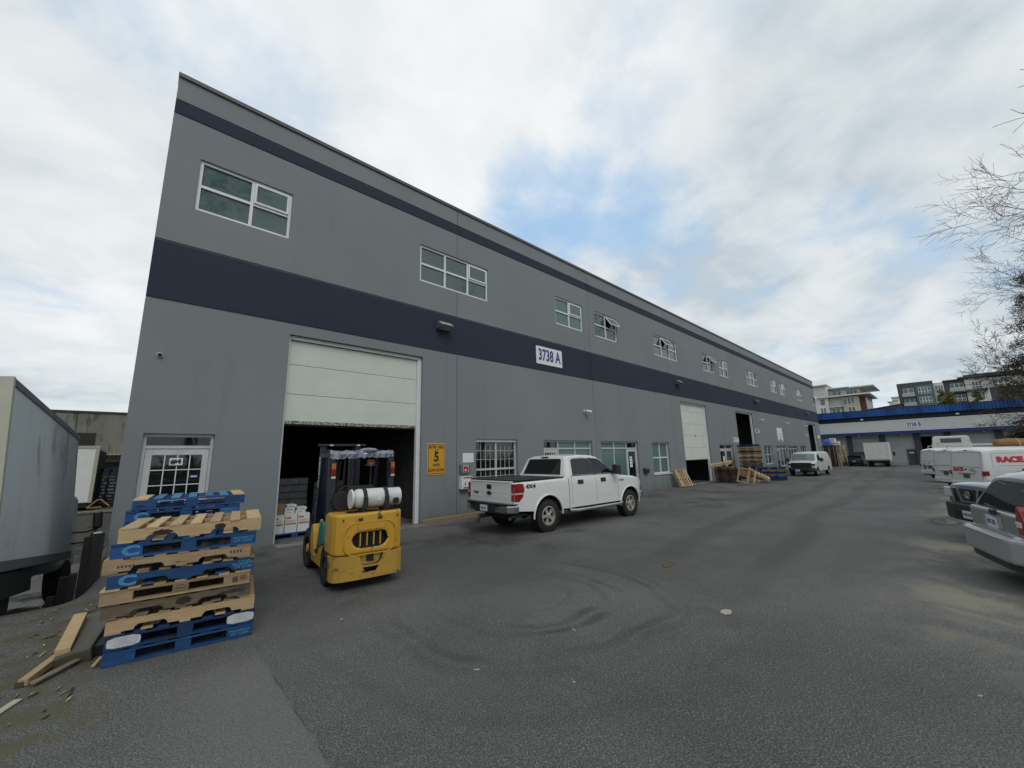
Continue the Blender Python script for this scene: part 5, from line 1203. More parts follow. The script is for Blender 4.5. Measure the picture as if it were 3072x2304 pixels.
# ================================================================ road vehicles
def frange(a, b, st):
    n = max(2, int(math.ceil((b-a)/st))+1); return [a+(b-a)*i/(n-1) for i in range(n)]
class Car:
    """body lofted over stations along x; the outline of every side piece is laid on the same side surface"""
    def __init__(s, top, bot, W, belt, tumble, axles, Ra, crown=.03, er=.06, barrel=.05, zm=.75):
        s.top, s.bot, s.W, s.belt, s.tumble, s.axles, s.Ra, s.crown, s.er, s.barrel, s.zm = top, bot, W, belt, tumble, axles, Ra, crown, er, barrel, zm
    def zt(s, x): return lerp(s.top, x)
    def zb(s, x):
        z = lerp(s.bot, x)
        for ax, az in s.axles:
            d = abs(x-ax)
            if d < s.Ra: z = max(z, az+math.sqrt(s.Ra**2-d*d))
        return z
    def w(s, x, z):
        W_ = lerp(s.W, x); be = lerp(s.belt, x) if isinstance(s.belt, list) else s.belt
        if z <= be: return W_-s.barrel*((z-s.zm)/.6)**2
        return W_-s.barrel*((be-s.zm)/.6)**2-s.tumble*(z-be)
    def body(s, paint, parent, name='body'):
        x0, x1 = s.top[0][0], s.top[-1][0]
        xs = set(frange(x0, x1, .12))
        for tab in (s.top, s.bot, s.W): xs.update(p[0] for p in tab if x0 <= p[0] <= x1)
        for ax, az in s.axles:
            xs.update(ax-s.Ra*math.cos(R(a)) for a in range(0, 181, 9))
            xs.update((ax-s.Ra-.002, ax+s.Ra+.002))
        for (a, b), (c, d) in zip(s.top, s.top[1:]):
            if c > a and abs(d-b)/(c-a) > 1.2: xs.update(frange(a, c, .04))
        xs = sorted(x for x in xs if x0 <= x <= x1); ys = [xs[0]]
        for x in xs[1:]:
            if x-ys[-1] > .0015: ys.append(x)
        xs = ys; mb = MB(); NS, NT = 12, 5; rows = NS+1+3+NT
        for x in xs:
            zt, zb = s.zt(x), s.zb(x); er = min(s.er, max(.01, (zt-zb)*.3)); ze = zt-er; ring_ = []
            for k in range(NS+1):
                z = zb+(ze-zb)*k/NS; ring_.append((s.w(x, z), z))
            we = s.w(x, ze)
            for k in range(1, 4):
                a = R(30*k); ring_.append((we-er*.9*(1-math.cos(a)), ze+(er-s.crown*.15)*math.sin(a)))
            wl, zl = ring_[-1]
            for k in range(1, NT+1):
                y = wl*(1-k/NT); ring_.append((y, zl+(s.crown)*(1-(y/wl)**2)))
            full = [(-y, z) for y, z in ring_]+[(y, z) for y, z in ring_[-2::-1]]
            mb.v += [(x, y, z) for y, z in full]
        n = len(full)
        for i in range(len(xs)-1):
            for k in range(n-1):
                mb.f.append((i*n+k, (i+1)*n+k, (i+1)*n+k+1, i*n+k+1)); mb.m.append(0)
            mb.f.append((i*n, i*n+n-1, (i+1)*n+n-1, (i+1)*n)); mb.m.append(1)
        mb.f.append(tuple(range(n))); mb.m.append(0); o_ = (len(xs)-1)*n; mb.f.append(tuple(o_+k for k in range(n))[::-1]); mb.m.append(0)
        s.obj = mb.build(name, [paint, 'black'], parent, 38); return s.obj
    def side(s, poly, off, m, parent, name, sgn=-1, th=.004, label=None, smooth=None):
        """flat outline (x,z) wrapped on the body side"""
        bm = bmesh.new(); vs = [bm.verts.new((x, 0, z)) for x, z in poly]; bm.faces.new(vs)
        xs = [p[0] for p in poly]; zs = [p[1] for p in poly]
        for x in frange(min(xs), max(xs), .15)[1:-1]: bmesh.ops.bisect_plane(bm, geom=bm.verts[:]+bm.edges[:]+bm.faces[:], plane_co=(x, 0, 0), plane_no=(1, 0, 0))
        for z in frange(min(zs), max(zs), .10)[1:-1]: bmesh.ops.bisect_plane(bm, geom=bm.verts[:]+bm.edges[:]+bm.faces[:], plane_co=(0, 0, z), plane_no=(0, 0, 1))
        for v in bm.verts: v.co.y = sgn*(s.w(v.co.x, v.co.z)+off)
        r_ = bmesh.ops.extrude_face_region(bm, geom=bm.faces[:])
        for v in [q for q in r_['geom'] if isinstance(q, bmesh.types.BMVert)]: v.co.y -= sgn*(th+off)
        bmesh.ops.recalc_face_normals(bm, faces=bm.faces)
        me = bpy.data.meshes.new(name); bm.to_mesh(me); bm.free(); me.materials.append(M[m])
        me.polygons.foreach_set('use_smooth', [True]*len(me.polygons)); me.set_sharp_from_angle(angle=R(30))
        return add_mesh(name, me, parent, label=label)
    def seam(s, pts, parent, sgn=-1, wd=.007, m='seam'):
        mb = MB(); P = []
        for (a, b), (c, d) in zip(pts, pts[1:]):
            n = max(1, int(math.hypot(c-a, d-b)/.08))
            P += [(a+(c-a)*k/n, b+(d-b)*k/n) for k in range(n)]
        P.append(pts[-1]); mb.tube([(x, sgn*(s.w(x, z)+.0005), z) for x, z in P], wd/2, 4); return mb.build('panel_gap', m, parent)
    def arch(s, parent, m, rad=.02, extra=.012, sgn=(-1, 1)):
        for ax, az in s.axles:
            for g in sgn:
                pts = []
                for a in range(-4, 185, 8):
                    x = ax-(s.Ra+extra)*math.cos(R(a)); z = az+(s.Ra+extra)*math.sin(R(a)); pts.append((x, g*(s.w(x, z)+.0), z))
                MB().tube(pts, rad, 6).build('arch_trim', m, parent, 60)
def glassplate(pts, m, parent, name, th=.006, nsub=0, smooth=None):
    """quad in space with thickness along its normal"""
    p = [Vector(q) for q in pts]; n = (p[1]-p[0]).cross(p[2]-p[0]).normalized()
    mb = MB(); k = len(p); mb.add([tuple(q) for q in p]+[tuple(q-n*th) for q in p], [tuple(range(k)), tuple(range(k, 2*k))[::-1]]+[(i, (i+1) % k, k+(i+1) % k, k+i) for i in range(k)])
    return mb.build(name, m, parent)
def wheel(parent, x, y, z, Rw, wd, sgn, style='five', name='wheel', knob=False, rimR=None, rm='alloy'):
    rimR = rimR or Rw*.60; h = wd/2
    t = MB().lathe([(-h*.8, rimR), (-h, rimR+.03), (-h, Rw-.05), (-h*.8, Rw-.008), (-h*.35, Rw), (h*.35, Rw), (h*.8, Rw-.008), (h, Rw-.05), (h, rimR+.03), (h*.8, rimR)], (0, 0, 0), 'y', 36, close=True).build(name, 'rubber', parent, 35, loc=(x, y, z), rot=(0, R(random.uniform(0, 70)), 0))
    if knob:
        tr = MB(); n = 34
        for k in range(n):
            a = 2*math.pi*k/n
            for q, ww in ((-1, .07), (0, .06), (1, .07)):
                aa = a+(q*.5+.5)*math.pi/n*1.3
                tr.obox((Rw*.996*math.cos(aa), q*h*.72, Rw*.996*math.sin(aa)), (.022, ww, .045), (0, -aa, 0))
        tr.build('tread', 'rubber', t)
    o = sgn*h*.62; r = MB().lathe([(o+sgn*.04, rimR-.004), (o+sgn*.045, rimR-.022), (o-sgn*.02, rimR-.035), (o-sgn*.06, rimR-.05)], (0, 0, 0), 'y', 32, close=False)
    r = MB(); 
    r.lathe([(o+sgn*.045, rimR+.004), (o+sgn*.05, rimR-.018), (o-sgn*.03, rimR-.032), (-o*.5, rimR-.03), (-o*.5, rimR-.005)], (0, 0, 0), 'y', 32, close=True)
    ns = 5 if style == 'five' else 8
    for k in range(ns):
        a = 2*math.pi*k/ns+.3; wv = .36 if style == 'five' else .18
        p = []
        for rr, da in ((.05, .5), (rimR-.02, wv), (rimR-.02, -wv), (.05, -.5)):
            p.append((rr*math.cos(a+da*(.6 if rr > .1 else 1)), rr*math.sin(a+da*(.6 if rr > .1 else 1))))
        r.prism(p, o-sgn*.015, o+sgn*.022, 'y')
    r.lathe([(o-sgn*.01, .075), (o+sgn*.045, .07), (o+sgn*.055, .045)], (0, 0, 0), 'y', 20)
    r.build('rim', rm, t, 30)
    MB().lathe([(0, rimR-.035), (sgn*.005, rimR-.035)], (0, sgn*(h*.62-.075), 0), 'y', 24).build('brake_disc', 'black', t)
    return t
def plate_(parent, c, rot, w=.30, h=.15, s_='KJ4 851', m='plate'):
    p = MB().box(-w/2, w/2, -.004, .004, -h/2, h/2).build('licence_plate', m, parent, loc=c, rot=rot)
    text(s_, h*.56, 'print_blue', p, (0, -.006, -.005), (R(90), 0, 0), bold=.002, sx=.78, ext=.0008); return p

# ---------------------------------------------------------------- pickup
pk = thing('pickup_truck', 'white four-door pickup with black bed cover parked along the wall', 'pickup truck', (7.93, 8.17, 0), (0, 0, R(-2.7)))
pc = Car(top=[(-1.16, 1.22), (-1.12, 1.285), (.66, 1.315), (.70, 1.33), (.72, 1.42), (.90, 1.85), (1.05, 1.905), (1.6, 1.93), (2.1, 1.91), (2.32, 1.86), (3.08, 1.33), (3.2, 1.285), (3.9, 1.23), (4.28, 1.15), (4.40, 1.05), (4.46, .90), (4.48, .62)],
         bot=[(-1.16, .62), (-.5, .56), (.5, .52), (3.2, .52), (4.2, .46), (4.48, .50)],
         W=[(-1.16, .975), (-1.0, .99), (3.9, .99), (4.15, .965), (4.32, .90), (4.42, .80), (4.48, .70)], belt=1.30, tumble=.40, axles=[(0, .41), (3.65, .41)], Ra=.50, crown=.035, er=.055, barrel=.028, zm=.85)
pb = pc.body('paint_white', pk); pc.arch(pk, 'paint_white', .026, .02)
for g in (-1, 1):
    MB().lathe([(-.16, .485), (.16, .485)], (0, g*.80, .43), 'y', 30).build('wheel_well', 'black', pk) if False else None
    pc.side([(1.00, 1.375), (1.93, 1.375), (1.90, 1.82), (1.62, 1.835), (1.22, 1.825), (1.12, 1.79)], .003, 'glass_car', pk, 'side_window', g)
    pc.side([(2.06, 1.375), (2.93, 1.375), (2.90, 1.43), (2.62, 1.63), (2.34, 1.80), (2.18, 1.82), (2.03, 1.825)], .003, 'glass_car', pk, 'side_window', g)
    pc.side([(1.935, 1.36), (2.055, 1.36), (2.025, 1.835), (1.905, 1.835)], .004, 'plastic_black', pk, 'door_pillar_trim', g)
    pc.side([(.96, 1.348), (3.0, 1.348), (3.0, 1.368), (.96, 1.368)], .006, 'plastic_black', pk, 'window_trim', g)
    pc.seam([(.80, .56), (.80, 1.28)], pk, g, .016)
    pc.seam([(.93, .60), (.93, 1.40), (1.10, 1.84), (1.6, 1.862), (1.98, 1.85)], pk, g)
    pc.seam([(1.985, .58), (1.99, 1.35)], pk, g); pc.seam([(3.02, .58), (3.03, 1.26)], pk, g)
    pc.seam([(.95, .77), (3.0, .77)], pk, g, .006, 'frame_alu'); pc.seam([(.52, .75), (.80, .765)], pk, g, .006, 'frame_alu')
    pc.side([(1.17, 1.12), (1.41, 1.12), (1.41, 1.24), (1.17, 1.24)], .008, 'plastic_black', pk, 'door_handle', g)
    pc.side([(2.20, 1.13), (2.44, 1.13), (2.44, 1.25), (2.20, 1.25)], .008, 'plastic_black', pk, 'door_handle', g)
    for xa in (1.21, 2.24): MB().tube([(xa, g*(pc.w(xa, 1.19)+.018), 1.185), (xa+.17, g*(pc.w(xa, 1.19)+.018), 1.19)], .012, 6).build('grab_bar', 'plastic_black', pk)
    tl = pc.side([(-1.158, .84), (-1.02, .83), (-.90, .94), (-.84, 1.10), (-.87, 1.25), (-1.0, 1.262), (-1.158, 1.255)], .010, 'red_lens', pk, 'tail_light', g)
    pc.side([(-1.157, 1.005), (-.89, 1.005), (-.87, 1.035), (-1.157, 1.035)], .013, 'clear_lens', tl, 'reverse_lens', g)
    MB().box(-1.185, -1.161, g*.885, g*.972, .85, 1.255).build('tail_light', 'red_lens', pk, bevel=.01)
    MB().box(-1.192, -1.186, g*.885, g*.972, 1.0, 1.04).build('reverse_lens', 'clear_lens', pk)
    MB().tube([(.72, g*1.03, .47), (1.0, g*1.06, .445), (2.95, g*1.06, .445), (3.12, g*1.02, .47)], .045, 10).build('running_board', 'chrome', pk, 60)
    mr_ = MB().box(-.10, .12, -.10, .10, -.14, .15).build('mirror', 'plastic_black', pk, loc=(2.82, g*1.12, 1.47), rot=(0, 0, 0), bevel=.04, seg=3)
    MB().box(2.75, 2.86, g*.93, g*1.06, 1.38, 1.44).build('mirror_arm', 'plastic_black', mr_).matrix_parent_inverse = Matrix.Translation((-2.82, -g*1.12, -1.47))
    for ax in (0, 3.65): wheel(pk, ax, g*.84, .40, .405, .27, g, knob=True, rimR=.235)
    MB().box(4.33, 4.47, g*.60, g*.86, .88, 1.08).build('headlight', 'clear_lens', pk, bevel=.03)
cov_ = MB().box(-1.13, .66, -.93, .93, 1.318, 1.352).build('bed_cover', 'plastic_black', pk, bevel=.012)
for x in (-.55, .05): MB().box(x-.008, x+.008, -.92, .92, 1.3525, 1.357).build('cover_fold', 'rubber', cov_)
# rear: tailgate, emblem, handle, bumper
MB().box(-1.178, -1.161, -.875, .875, .68, 1.27).build('tailgate', 'paint_white', pk, bevel=.008)
MB().box(-1.19, -1.10, -.88, .88, 1.272, 1.315).build('tailgate_spoiler', 'paint_white', pk, bevel=.012)
for z in (1.215, 1.03, .90): MB().box(-1.1815, -1.1785, -.87, .87, z-.004, z+.004).build('crease', 'frame_alu', pk)
MB().prism(rrect(.09, .055, .02, 3, 0, 1.165), -1.20, -1.179, 'x').build('tailgate_handle', 'plastic_black', pk)
em = MB().prism([(.105*math.cos(2*math.pi*k/24), 1.01+.045*math.sin(2*math.pi*k/24)) for k in range(24)], -1.20, -1.179, 'x').build('emblem', 'chrome', pk)
MB().prism([(.095*math.cos(2*math.pi*k/24), 1.01+.037*math.sin(2*math.pi*k/24)) for k in range(24)], -1.204, -1.2005, 'x').build('emblem_field', 'print_black', em)
text('F150', .085, 'print_black', pk, (-1.182, .60, 1.00), (R(90), 0, R(-90)), bold=.004, sx=1.3)
text('XLT', .05, 'print_black', pk, (-1.182, -.66, .76), (R(90), 0, R(-90)), bold=.003, sx=1.3)
text('4X4', .135, 'print_black', pk, (-.62, -pc.w(-.62, 1.18)-.004, 1.17), (R(90), 0, 0), bold=.006, sx=1.45)
text('F-150', .07, 'print_black', pk, (3.22, -pc.w(3.2, 1.14)-.004, 1.13), (R(90), 0, 0), bold=.003, sx=1.4)
MB().lathe([(0, .05), (-.012, .05)], (.40, -.992, 1.12), 'y', 4).build('bracket', 'seam', pk) if False else None
bp = MB().prism([(-1.34, -.62), (-1.34, .62), (-1.30, .86), (-1.18, 1.0), (-1.02, 1.0), (-1.02, -1.0), (-1.18, -1.0), (-1.30, -.86)], .56, .745, 'z').build('rear_bumper', 'chrome', pk, bevel=.03, seg=3)
MB().prism([(-1.35, -.60), (-1.35, .60), (-1.31, .84), (-1.18, .985), (-1.04, .985), (-1.04, -.985), (-1.18, -.985), (-1.31, -.84)], .747, .785, 'z').build('bumper_step', 'plastic_black', pk, bevel=.008)
MB().box(-1.36, -1.341, -.42, .42, .55, .745).build('bumper_centre', 'plastic_black', pk, bevel=.01)
plate_(pk, (-1.37, 0, .655), (0, 0, R(-90)), s_='KJ4 851')
MB().box(-1.50, -1.1, -.05, .05, .42, .52).build('tow_hitch', 'black', pk, bevel=.01); MB().prism([(-1.62, .30), (-1.50, .52), (-1.45, .50), (-1.52, .30)], -.035, .035, 'y').build('ball_mount', 'rust_dark', pk)
MB().tube([(-.4, -.55, .44), (-.95, -.62, .44), (-1.12, -.74, .42)], .04, 10).build('exhaust_pipe', 'steel_grey', pk, 60)
MB().box(-1.0, 4.0, -.45, .45, .38, .62).build('chassis', 'black', pk)
MB().tube([(0, -.75, .4), (0, .75, .4)], .05, 8).lathe([(-.14, .1), (0, .17), (.14, .1)], (0, 0, .4), 'y', 14).build('rear_axle', 'black', pk)
for x, s_ in ((0, 0), (3.65, 0)):
    MB().box(x-.52, x+.52, -.70, .70, .60, .96).build('inner_wheel_well', 'black', pk)
def rear_x(z): return .72+(z-1.42)/(1.85-1.42)*.18
def rp(y, z, d=.008): return (rear_x(z)-d, y, z)
glassplate([rp(-.76, 1.40), rp(.76, 1.40), rp(.66, 1.80), rp(.62, 1.825), rp(-.62, 1.825), rp(-.66, 1.80)], 'glass_car', pk, 'rear_window')
MB().box(.875, .905, -.14, .14, 1.855, 1.895).build('third_brake_light', 'red_lens', pk, rot=(0, 0, 0), loc=(.0, 0, 0))
glassplate([(3.02, -.80, 1.385), (2.42, -.66, 1.80), (2.42, .66, 1.80), (3.02, .80, 1.385)], 'glass_screen', pk, 'windshield')
MB().box(4.38, 4.54, -.90, .90, .50, .72).build('front_bumper', 'chrome', pk, bevel=.04)

# ---------------------------------------------------------------- silver wagon, seen from behind (local x forward, rear at x = 0)
wg = thing('station_wagon', 'silver station wagon with roof-high dark rear window at right picture edge', 'car', (9.24, -.22, 0), (0, 0, R(-75)))
wc = Car(top=[(0, .66), (.03, .70), (.10, .715), (.13, .93), (.17, 1.00), (.42, 1.42), (.50, 1.475), (.62, 1.51), (1.2, 1.55), (2.0, 1.54), (2.6, 1.47), (3.3, 1.05), (3.5, 1.0), (4.2, .90), (4.42, .72)],
         bot=[(0, .40), (.05, .34), (.4, .28), (4.3, .25), (4.42, .35)], W=[(0, .62), (.03, .72), (.10, .80), (.22, .85), (.6, .872), (3.6, .87), (4.2, .78), (4.42, .6)],
         belt=.98, tumble=.36, axles=[(.92, .32), (3.45, .32)], Ra=.375, crown=.035, er=.07, barrel=.035, zm=.65)
wc.body('paint_silver', wg)
mat('bumper_silver', (.37, .375, .375), .42, metal=.35, coat=.3)
bmp = [(-.07, -.55), (-.04, -.72), (.06, -.85), (.40, -.89), (.40, .89), (.06, .85), (-.04, .72), (-.07, .55)]
MB().prism([(a, b) for a, b in bmp], .36, .69, 'z').build('rear_bumper', 'bumper_silver', wg, bevel=.05, seg=3)
MB().prism([(a+.05, b*.93) for a, b in bmp], .27, .359, 'z').build('bumper_valance', 'plastic_black', wg)
MB().box(-.078, -.02, -.60, .60, .655, .675).build('bumper_lip', 'bumper_silver', wg, bevel=.008)
def gx_(z): return .13+(z-.93)/(1.00-.93)*.04 if z < 1.0 else .17+(z-1.0)/.42*.25
def gp(y, z, d=.012): return (gx_(z)-d, y, z)
rw = glassplate([gp(-.66, 1.00), gp(.66, 1.00), gp(.655, 1.20), gp(.60, 1.33), gp(.50, 1.385), gp(-.50, 1.385), gp(-.60, 1.33), gp(-.655, 1.20)], 'glass_dark', wg, 'rear_window')
gate = MB().box(.088, .16, -.775, .775, .705, .985).build('tailgate', 'paint_silver', wg, bevel=.035, seg=3)
MB().box(.078, .0875, -.27, .27, .74, .90).build('plate_recess', 'bumper_silver', gate, bevel=.005)
plate_(wg, (.072, 0, .82), (0, 0, R(-90)), s_='BX7 29L', w=.31, h=.16)
MB().lathe([(0, .05), (-.01, .045)], (.088, .0, .945), 'x', 18).build('emblem', 'chrome', wg, 40)
MB().tube([(.06, -.10, .96), (.10, -.06, 1.02), (.12, .25, 1.04)], .016, 6).build('rear_wiper', 'plastic_black', wg, 60); MB().box(.04, .10, -.16, -.05, .93, 1.01).build('wiper_motor_cover', 'plastic_black', wg, bevel=.02)
for g in (-1, 1):
    MB().prism([(g*.70, .74), (g*.872, .74), (g*.882, .86), (g*.865, .98), (g*.83, 1.06), (g*.775, 1.12), (g*.735, 1.06), (g*.70, .96)] if g < 0 else [(.70, .74), (.85, .74), (.86, .86), (.85, .92), (.70, .92)], .075 if g < 0 else .17, .30, 'x').build('tail_light', 'red_lens', wg, bevel=.02, seg=3)
    MB().box(.060 if g < 0 else .155, .0745 if g < 0 else .169, g*.725, g*.85, .85, .92).build('reverse_lens', 'clear_lens', wg, bevel=.004)
    wc.side([(.50, 1.04), (1.15, 1.03), (1.15, 1.42), (.72, 1.40)], .004, 'glass_car', wg, 'side_window', g)
    wc.side([(1.25, 1.03), (2.05, 1.02), (2.05, 1.44), (1.25, 1.43)], .004, 'glass_car', wg, 'side_window', g)
    wc.side([(2.15, 1.02), (3.05, 1.02), (2.62, 1.36), (2.15, 1.44)], .004, 'glass_car', wg, 'side_window', g)
    for ax in (.92, 3.45): wheel(wg, ax, g*.76, .32, .325, .21, g, rimR=.20)
    MB().tube([(.7, g*.58, 1.54), (.8, g*.58, 1.585), (2.3, g*.58, 1.585), (2.4, g*.58, 1.54)], .014, 6).build('roof_rail', 'plastic_black', wg)
MB().box(.3, 4.0, -.6, .6, .22, .5).build('chassis', 'black', wg)
MB().prism([(-.14, 1.22), (-.06, 1.31), (.02, 1.24), (-.04, 1.18)], gx_(1.24)-.026, gx_(1.24)-.018, 'x').build('window_sticker', 'litter_pale', wg) if False else None
# ---------------------------------------------------------------- dark suv with chrome v grille (front at x = 0, local x backward)
nv = thing('suv', 'dark grey-blue pickup-style suv with chrome v grille facing the yard', 'car', (12.6, -.20, 0), (0, 0, R(-65)))
nc = Car(top=[(0, .72), (.02, .98), (.08, 1.08), (.2, 1.13), (.8, 1.19), (1.25, 1.22), (1.35, 1.25), (2.05, 1.72), (2.3, 1.78), (3.6, 1.80), (4.6, 1.74), (4.8, 1.2), (4.85, .8)],
         bot=[(0, .50), (.05, .36), (.5, .36), (4.7, .40), (4.85, .5)], W=[(0, .74), (.03, .82), (.12, .88), (.3, .92), (4.6, .92), (4.85, .85)], belt=1.18, tumble=.33, axles=[(.85, .38), (3.75, .38)], Ra=.45, crown=.05, er=.06, barrel=.03, zm=.8)
nc.body('paint_dark', nv); nc.arch(nv, 'paint_dark', .02)
MB().prism([(-.10, -.5), (-.07, -.78), (.06, -.93), (.35, -.945), (.35, .945), (.06, .93), (-.07, .78), (-.10, .5)], .38, .74, 'z').build('front_bumper', 'paint_navycar', nv, bevel=.05, seg=3); nv.children[-1].data.materials[0] = M['plastic_black']
MB().box(-.112, -.09, -.42, .42, .46, .60).build('air_intake', 'black', nv, bevel=.01)
MB().prism([(-.50, 1.04), (.50, 1.04), (.40, .76), (-.40, .76)], -.035, -.001, 'x').build('grille', 'black', nv)
for g in (-1, 1):
    MB().prism([(g*.36, 1.05), (g*.29, 1.05), (g*.20, .78), (g*.27, .78)], -.055, -.036, 'x').build('chrome_bar', 'chrome', nv)
    MB().prism([(g*.56, 1.05), (g*.50, 1.05), (g*.44, .76), (g*.50, .76)], -.05, -.02, 'x').build('chrome_bar', 'chrome', nv)
    MB().prism([(g*.56, 1.04), (g*.86, 1.04), (g*.885, .96), (g*.87, .84), (g*.60, .84)], -.02, .12, 'x').build('headlight', 'clear_lens', nv, bevel=.02)
    wheel(nv, .85, g*.82, .38, .385, .24, g, rimR=.22); wheel(nv, 3.75, g*.82, .38, .385, .24, g, rimR=.22)
    nc.side([(1.65, 1.24), (2.55, 1.24), (2.55, 1.66), (2.15, 1.66), (1.95, 1.50)], .004, 'glass_car', nv, 'side_window', g)
    nc.side([(2.65, 1.24), (3.55, 1.24), (3.55, 1.67), (2.65, 1.66)], .004, 'glass_car', nv, 'side_window', g)
    MB().box(1.75, 1.95, g*1.0, g*1.14, 1.22, 1.40).build('mirror', 'paint_dark', nv, bevel=.04)
MB().box(-.06, -.036, -.24, .24, .77, .80).build('chrome_bar', 'chrome', nv)
eb = MB().lathe([(0, .085), (-.012, .085), (-.02, .07), (-.02, .062), (-.008, .060)], (-.05, 0, .92), 'x', 26).build('emblem', 'chrome', nv, 40); MB().box(-.076, -.071, -.11, .11, .905, .935).build('emblem_bar', 'chrome', eb)
plate_(nv, (-.118, 0, .53), (0, 0, R(-90)), s_='HN2 64T', w=.31, h=.15)
glassplate([(1.40, -.74, 1.29), (2.03, -.62, 1.715), (2.03, .62, 1.715), (1.40, .74, 1.29)][::-1], 'glass_screen', nv, 'windshield', th=.01)
for o in nv.children:
    if o.name.startswith('windshield'): o.location = (-.012, 0, .018)
MB().tube([(1.34, -.7, 1.275), (1.40, 0, 1.30)], .012, 5).tube([(1.32, .1, 1.275), (1.40, .75, 1.295)], .012, 5).build('wipers', 'plastic_black', nv)
MB().box(1.24, 1.36, -.78, .78, 1.235, 1.262).build('cowl', 'plastic_black', nv)
MB().box(.3, 4.5, -.6, .6, .30, .6).build('chassis', 'black', nv)
# ---------------------------------------------------------------- compact white vans (rear at x = 0, local x forward)
def race_van(label, x, y, rz, lettering, dented=False, z=0, rack=False, seed=0):
    v = thing('delivery_van', label, 'van', (x, y, z), (0, 0, R(rz)), 'white vans along the right side of the yard')
    c = Car(top=[(0, .62), (.015, .80), (.02, 1.0), (.04, 1.15), (.12, 1.72), (.22, 1.80), (.5, 1.83), (2.6, 1.84), (3.0, 1.80), (3.75, 1.25), (3.9, 1.18), (4.4, 1.0), (4.55, .7)],
            bot=[(0, .36), (.1, .30), (4.4, .26), (4.55, .4)], W=[(0, .80), (.04, .84), (.12, .865), (3.6, .87), (4.2, .80), (4.55, .6)], belt=1.05, tumble=.10, axles=[(.72, .32), (3.60, .32)], Ra=.37, crown=.05, er=.10, barrel=.02, zm=.8)
    c.body('paint_van', v)
    def rx(zv): return lerp([(.62, 0), (.80, .015), (1.0, .02), (1.15, .04), (1.72, .12)], zv)
    MB().prism([(-.04, -.78), (.0, -.86), (.35, -.885), (.35, .885), (.0, .86), (-.04, .78)], .36, .56, 'z').build('rear_bumper', 'paint_van', v, bevel=.03)
    pn = glassplate([(rx(1.12)-.006, -.68, 1.12), (rx(1.12)-.006, .68, 1.12), (rx(1.66)-.006, .66, 1.66), (rx(1.66)-.006, -.66, 1.66)], 'paint_van', v, 'window_blank', th=.004)
    for z_, h_ in ((1.10, .012), (1.68, .012)): MB().box(rx(z_)-.012, rx(z_)-.002, -.70, .70, z_-h_/2, z_+h_/2).build('panel_gap', 'grey_print', v)
    for g in (-1, 1):
        MB().tube([(rx(z_)-.002, g*.755, z_) for z_ in (.60, .8, 1.0, 1.15, 1.72)], .006, 4).build('panel_gap', 'grey_print', v)
        MB().prism([(g*.77, .78), (g*.872, .80), (g*.874, .97), (g*.80, .97)], -.012, .17, 'x').build('tail_light', 'red_lens', v, bevel=.01)
        c.side([(.35, 1.12), (1.55, 1.12), (1.50, 1.62), (.38, 1.62)], .004, 'paint_van', v, 'panel_inset', g); c.seam([(.33, 1.10), (.36, 1.64), (1.60, 1.64), (1.65, 1.10)], v, g, .014, 'grey_print')
        c.seam([(1.60, .42), (1.60, 1.72), (2.62, 1.72), (2.66, .42)], v, g, .012, 'grey_print')
        c.side([(1.1, .99), (2.5, .99), (2.5, 1.02), (1.1, 1.02)], .01, 'black', v, 'door_rail', g)
        c.side([(2.75, 1.10), (3.65, 1.10), (3.15, 1.58), (2.75, 1.60)], .004, 'glass_car', v, 'side_window', g)
        for ax in (.72, 3.60): wheel(v, ax, g*.77, .32, .32, .2, g, rimR=.19, rm='steel_grey')
    MB().box(-.03, rx(.86)+.0, -.42, .42, .865, .925).build('plate_garnish', 'paint_van', v, bevel=.01)
    plate_(v, (-.002, 0, .76), (0, 0, R(-90)), s_='LM8 203', m='steel_grey', w=.32, h=.17)
    MB().box(rx(1.74)-.005, rx(1.74)+.06, -.09, .09, 1.735, 1.775).build('third_brake_light', 'red_lens', v, bevel=.008)
    MB().box(.3, 4.2, -.6, .6, .24, .5).build('chassis', 'black', v)
    if lettering:
        text('RACE', .20, 'print_red', v, (rx(.98)-.008, .40, 1.00), (R(90), 0, R(-90)), bold=.012, sx=1.0)
        MB().prism([(-.02, .99), (.12, .99), (.05, 1.03), (-.07, 1.03)], rx(1)-.010, rx(1)-.003, 'x').build('logo', 'print_black', v)
        for k in range(4): MB().box(rx(.96)-.010, rx(.96)-.003, -.55+k*.05, -.16, .92+k*.035, .935+k*.035).build('print_line', 'grey_print', v)
        text('RACE', .27, 'print_red', v, (.85, -c.w(.95, 1.38)-.012, 1.39), (R(84), 0, 0), bold=.020, sx=1.12)
        MB().box(.45, 1.45, -c.w(1, 1.19)-.012, -c.w(1, 1.19)-.003, 1.165, 1.18).build('print_line', 'grey_print', v)
        for k in range(4): MB().box(1.75, 2.4-k*.06, -c.w(1, 1.40)-.010, -c.w(1, 1.40)+.01, 1.32+k*.07, 1.34+k*.07).build('print_line', 'grey_print', v)
    if dented:
        MB().lathe([(0, .19), (-.008, .17), (.0, .10)], (-.005, .45, .80), 'x', 16).build('dent', 'bumper_silver', v, 50); MB().lathe([(0, .045), (-.012, .04)], (.0, .05, 1.0), 'x', 14).build('emblem', 'chrome', v)
    if rack:
        for xx in (.5, 1.6, 2.6): MB().tube([(xx, -.74, 1.84), (xx, -.74, 1.98), (xx, .74, 1.98), (xx, .74, 1.84)], .022, 6).build('rack_bar', 'frame_alu', v)
    return v
race_van('white van with red RACE lettering nearest in the van row', 24.2, -.38, -60, True)
race_van('white van with bare rear doors squeezed behind the RACE van', 26.6, .18, -62, False, seed=1)
race_van('white van with dented rear panel and roof rack, farthest in the row', 34.2, .82, -60, False, True, rack=True, seed=2)
def on_van(i, dx, dy, dz, rz=0): pass
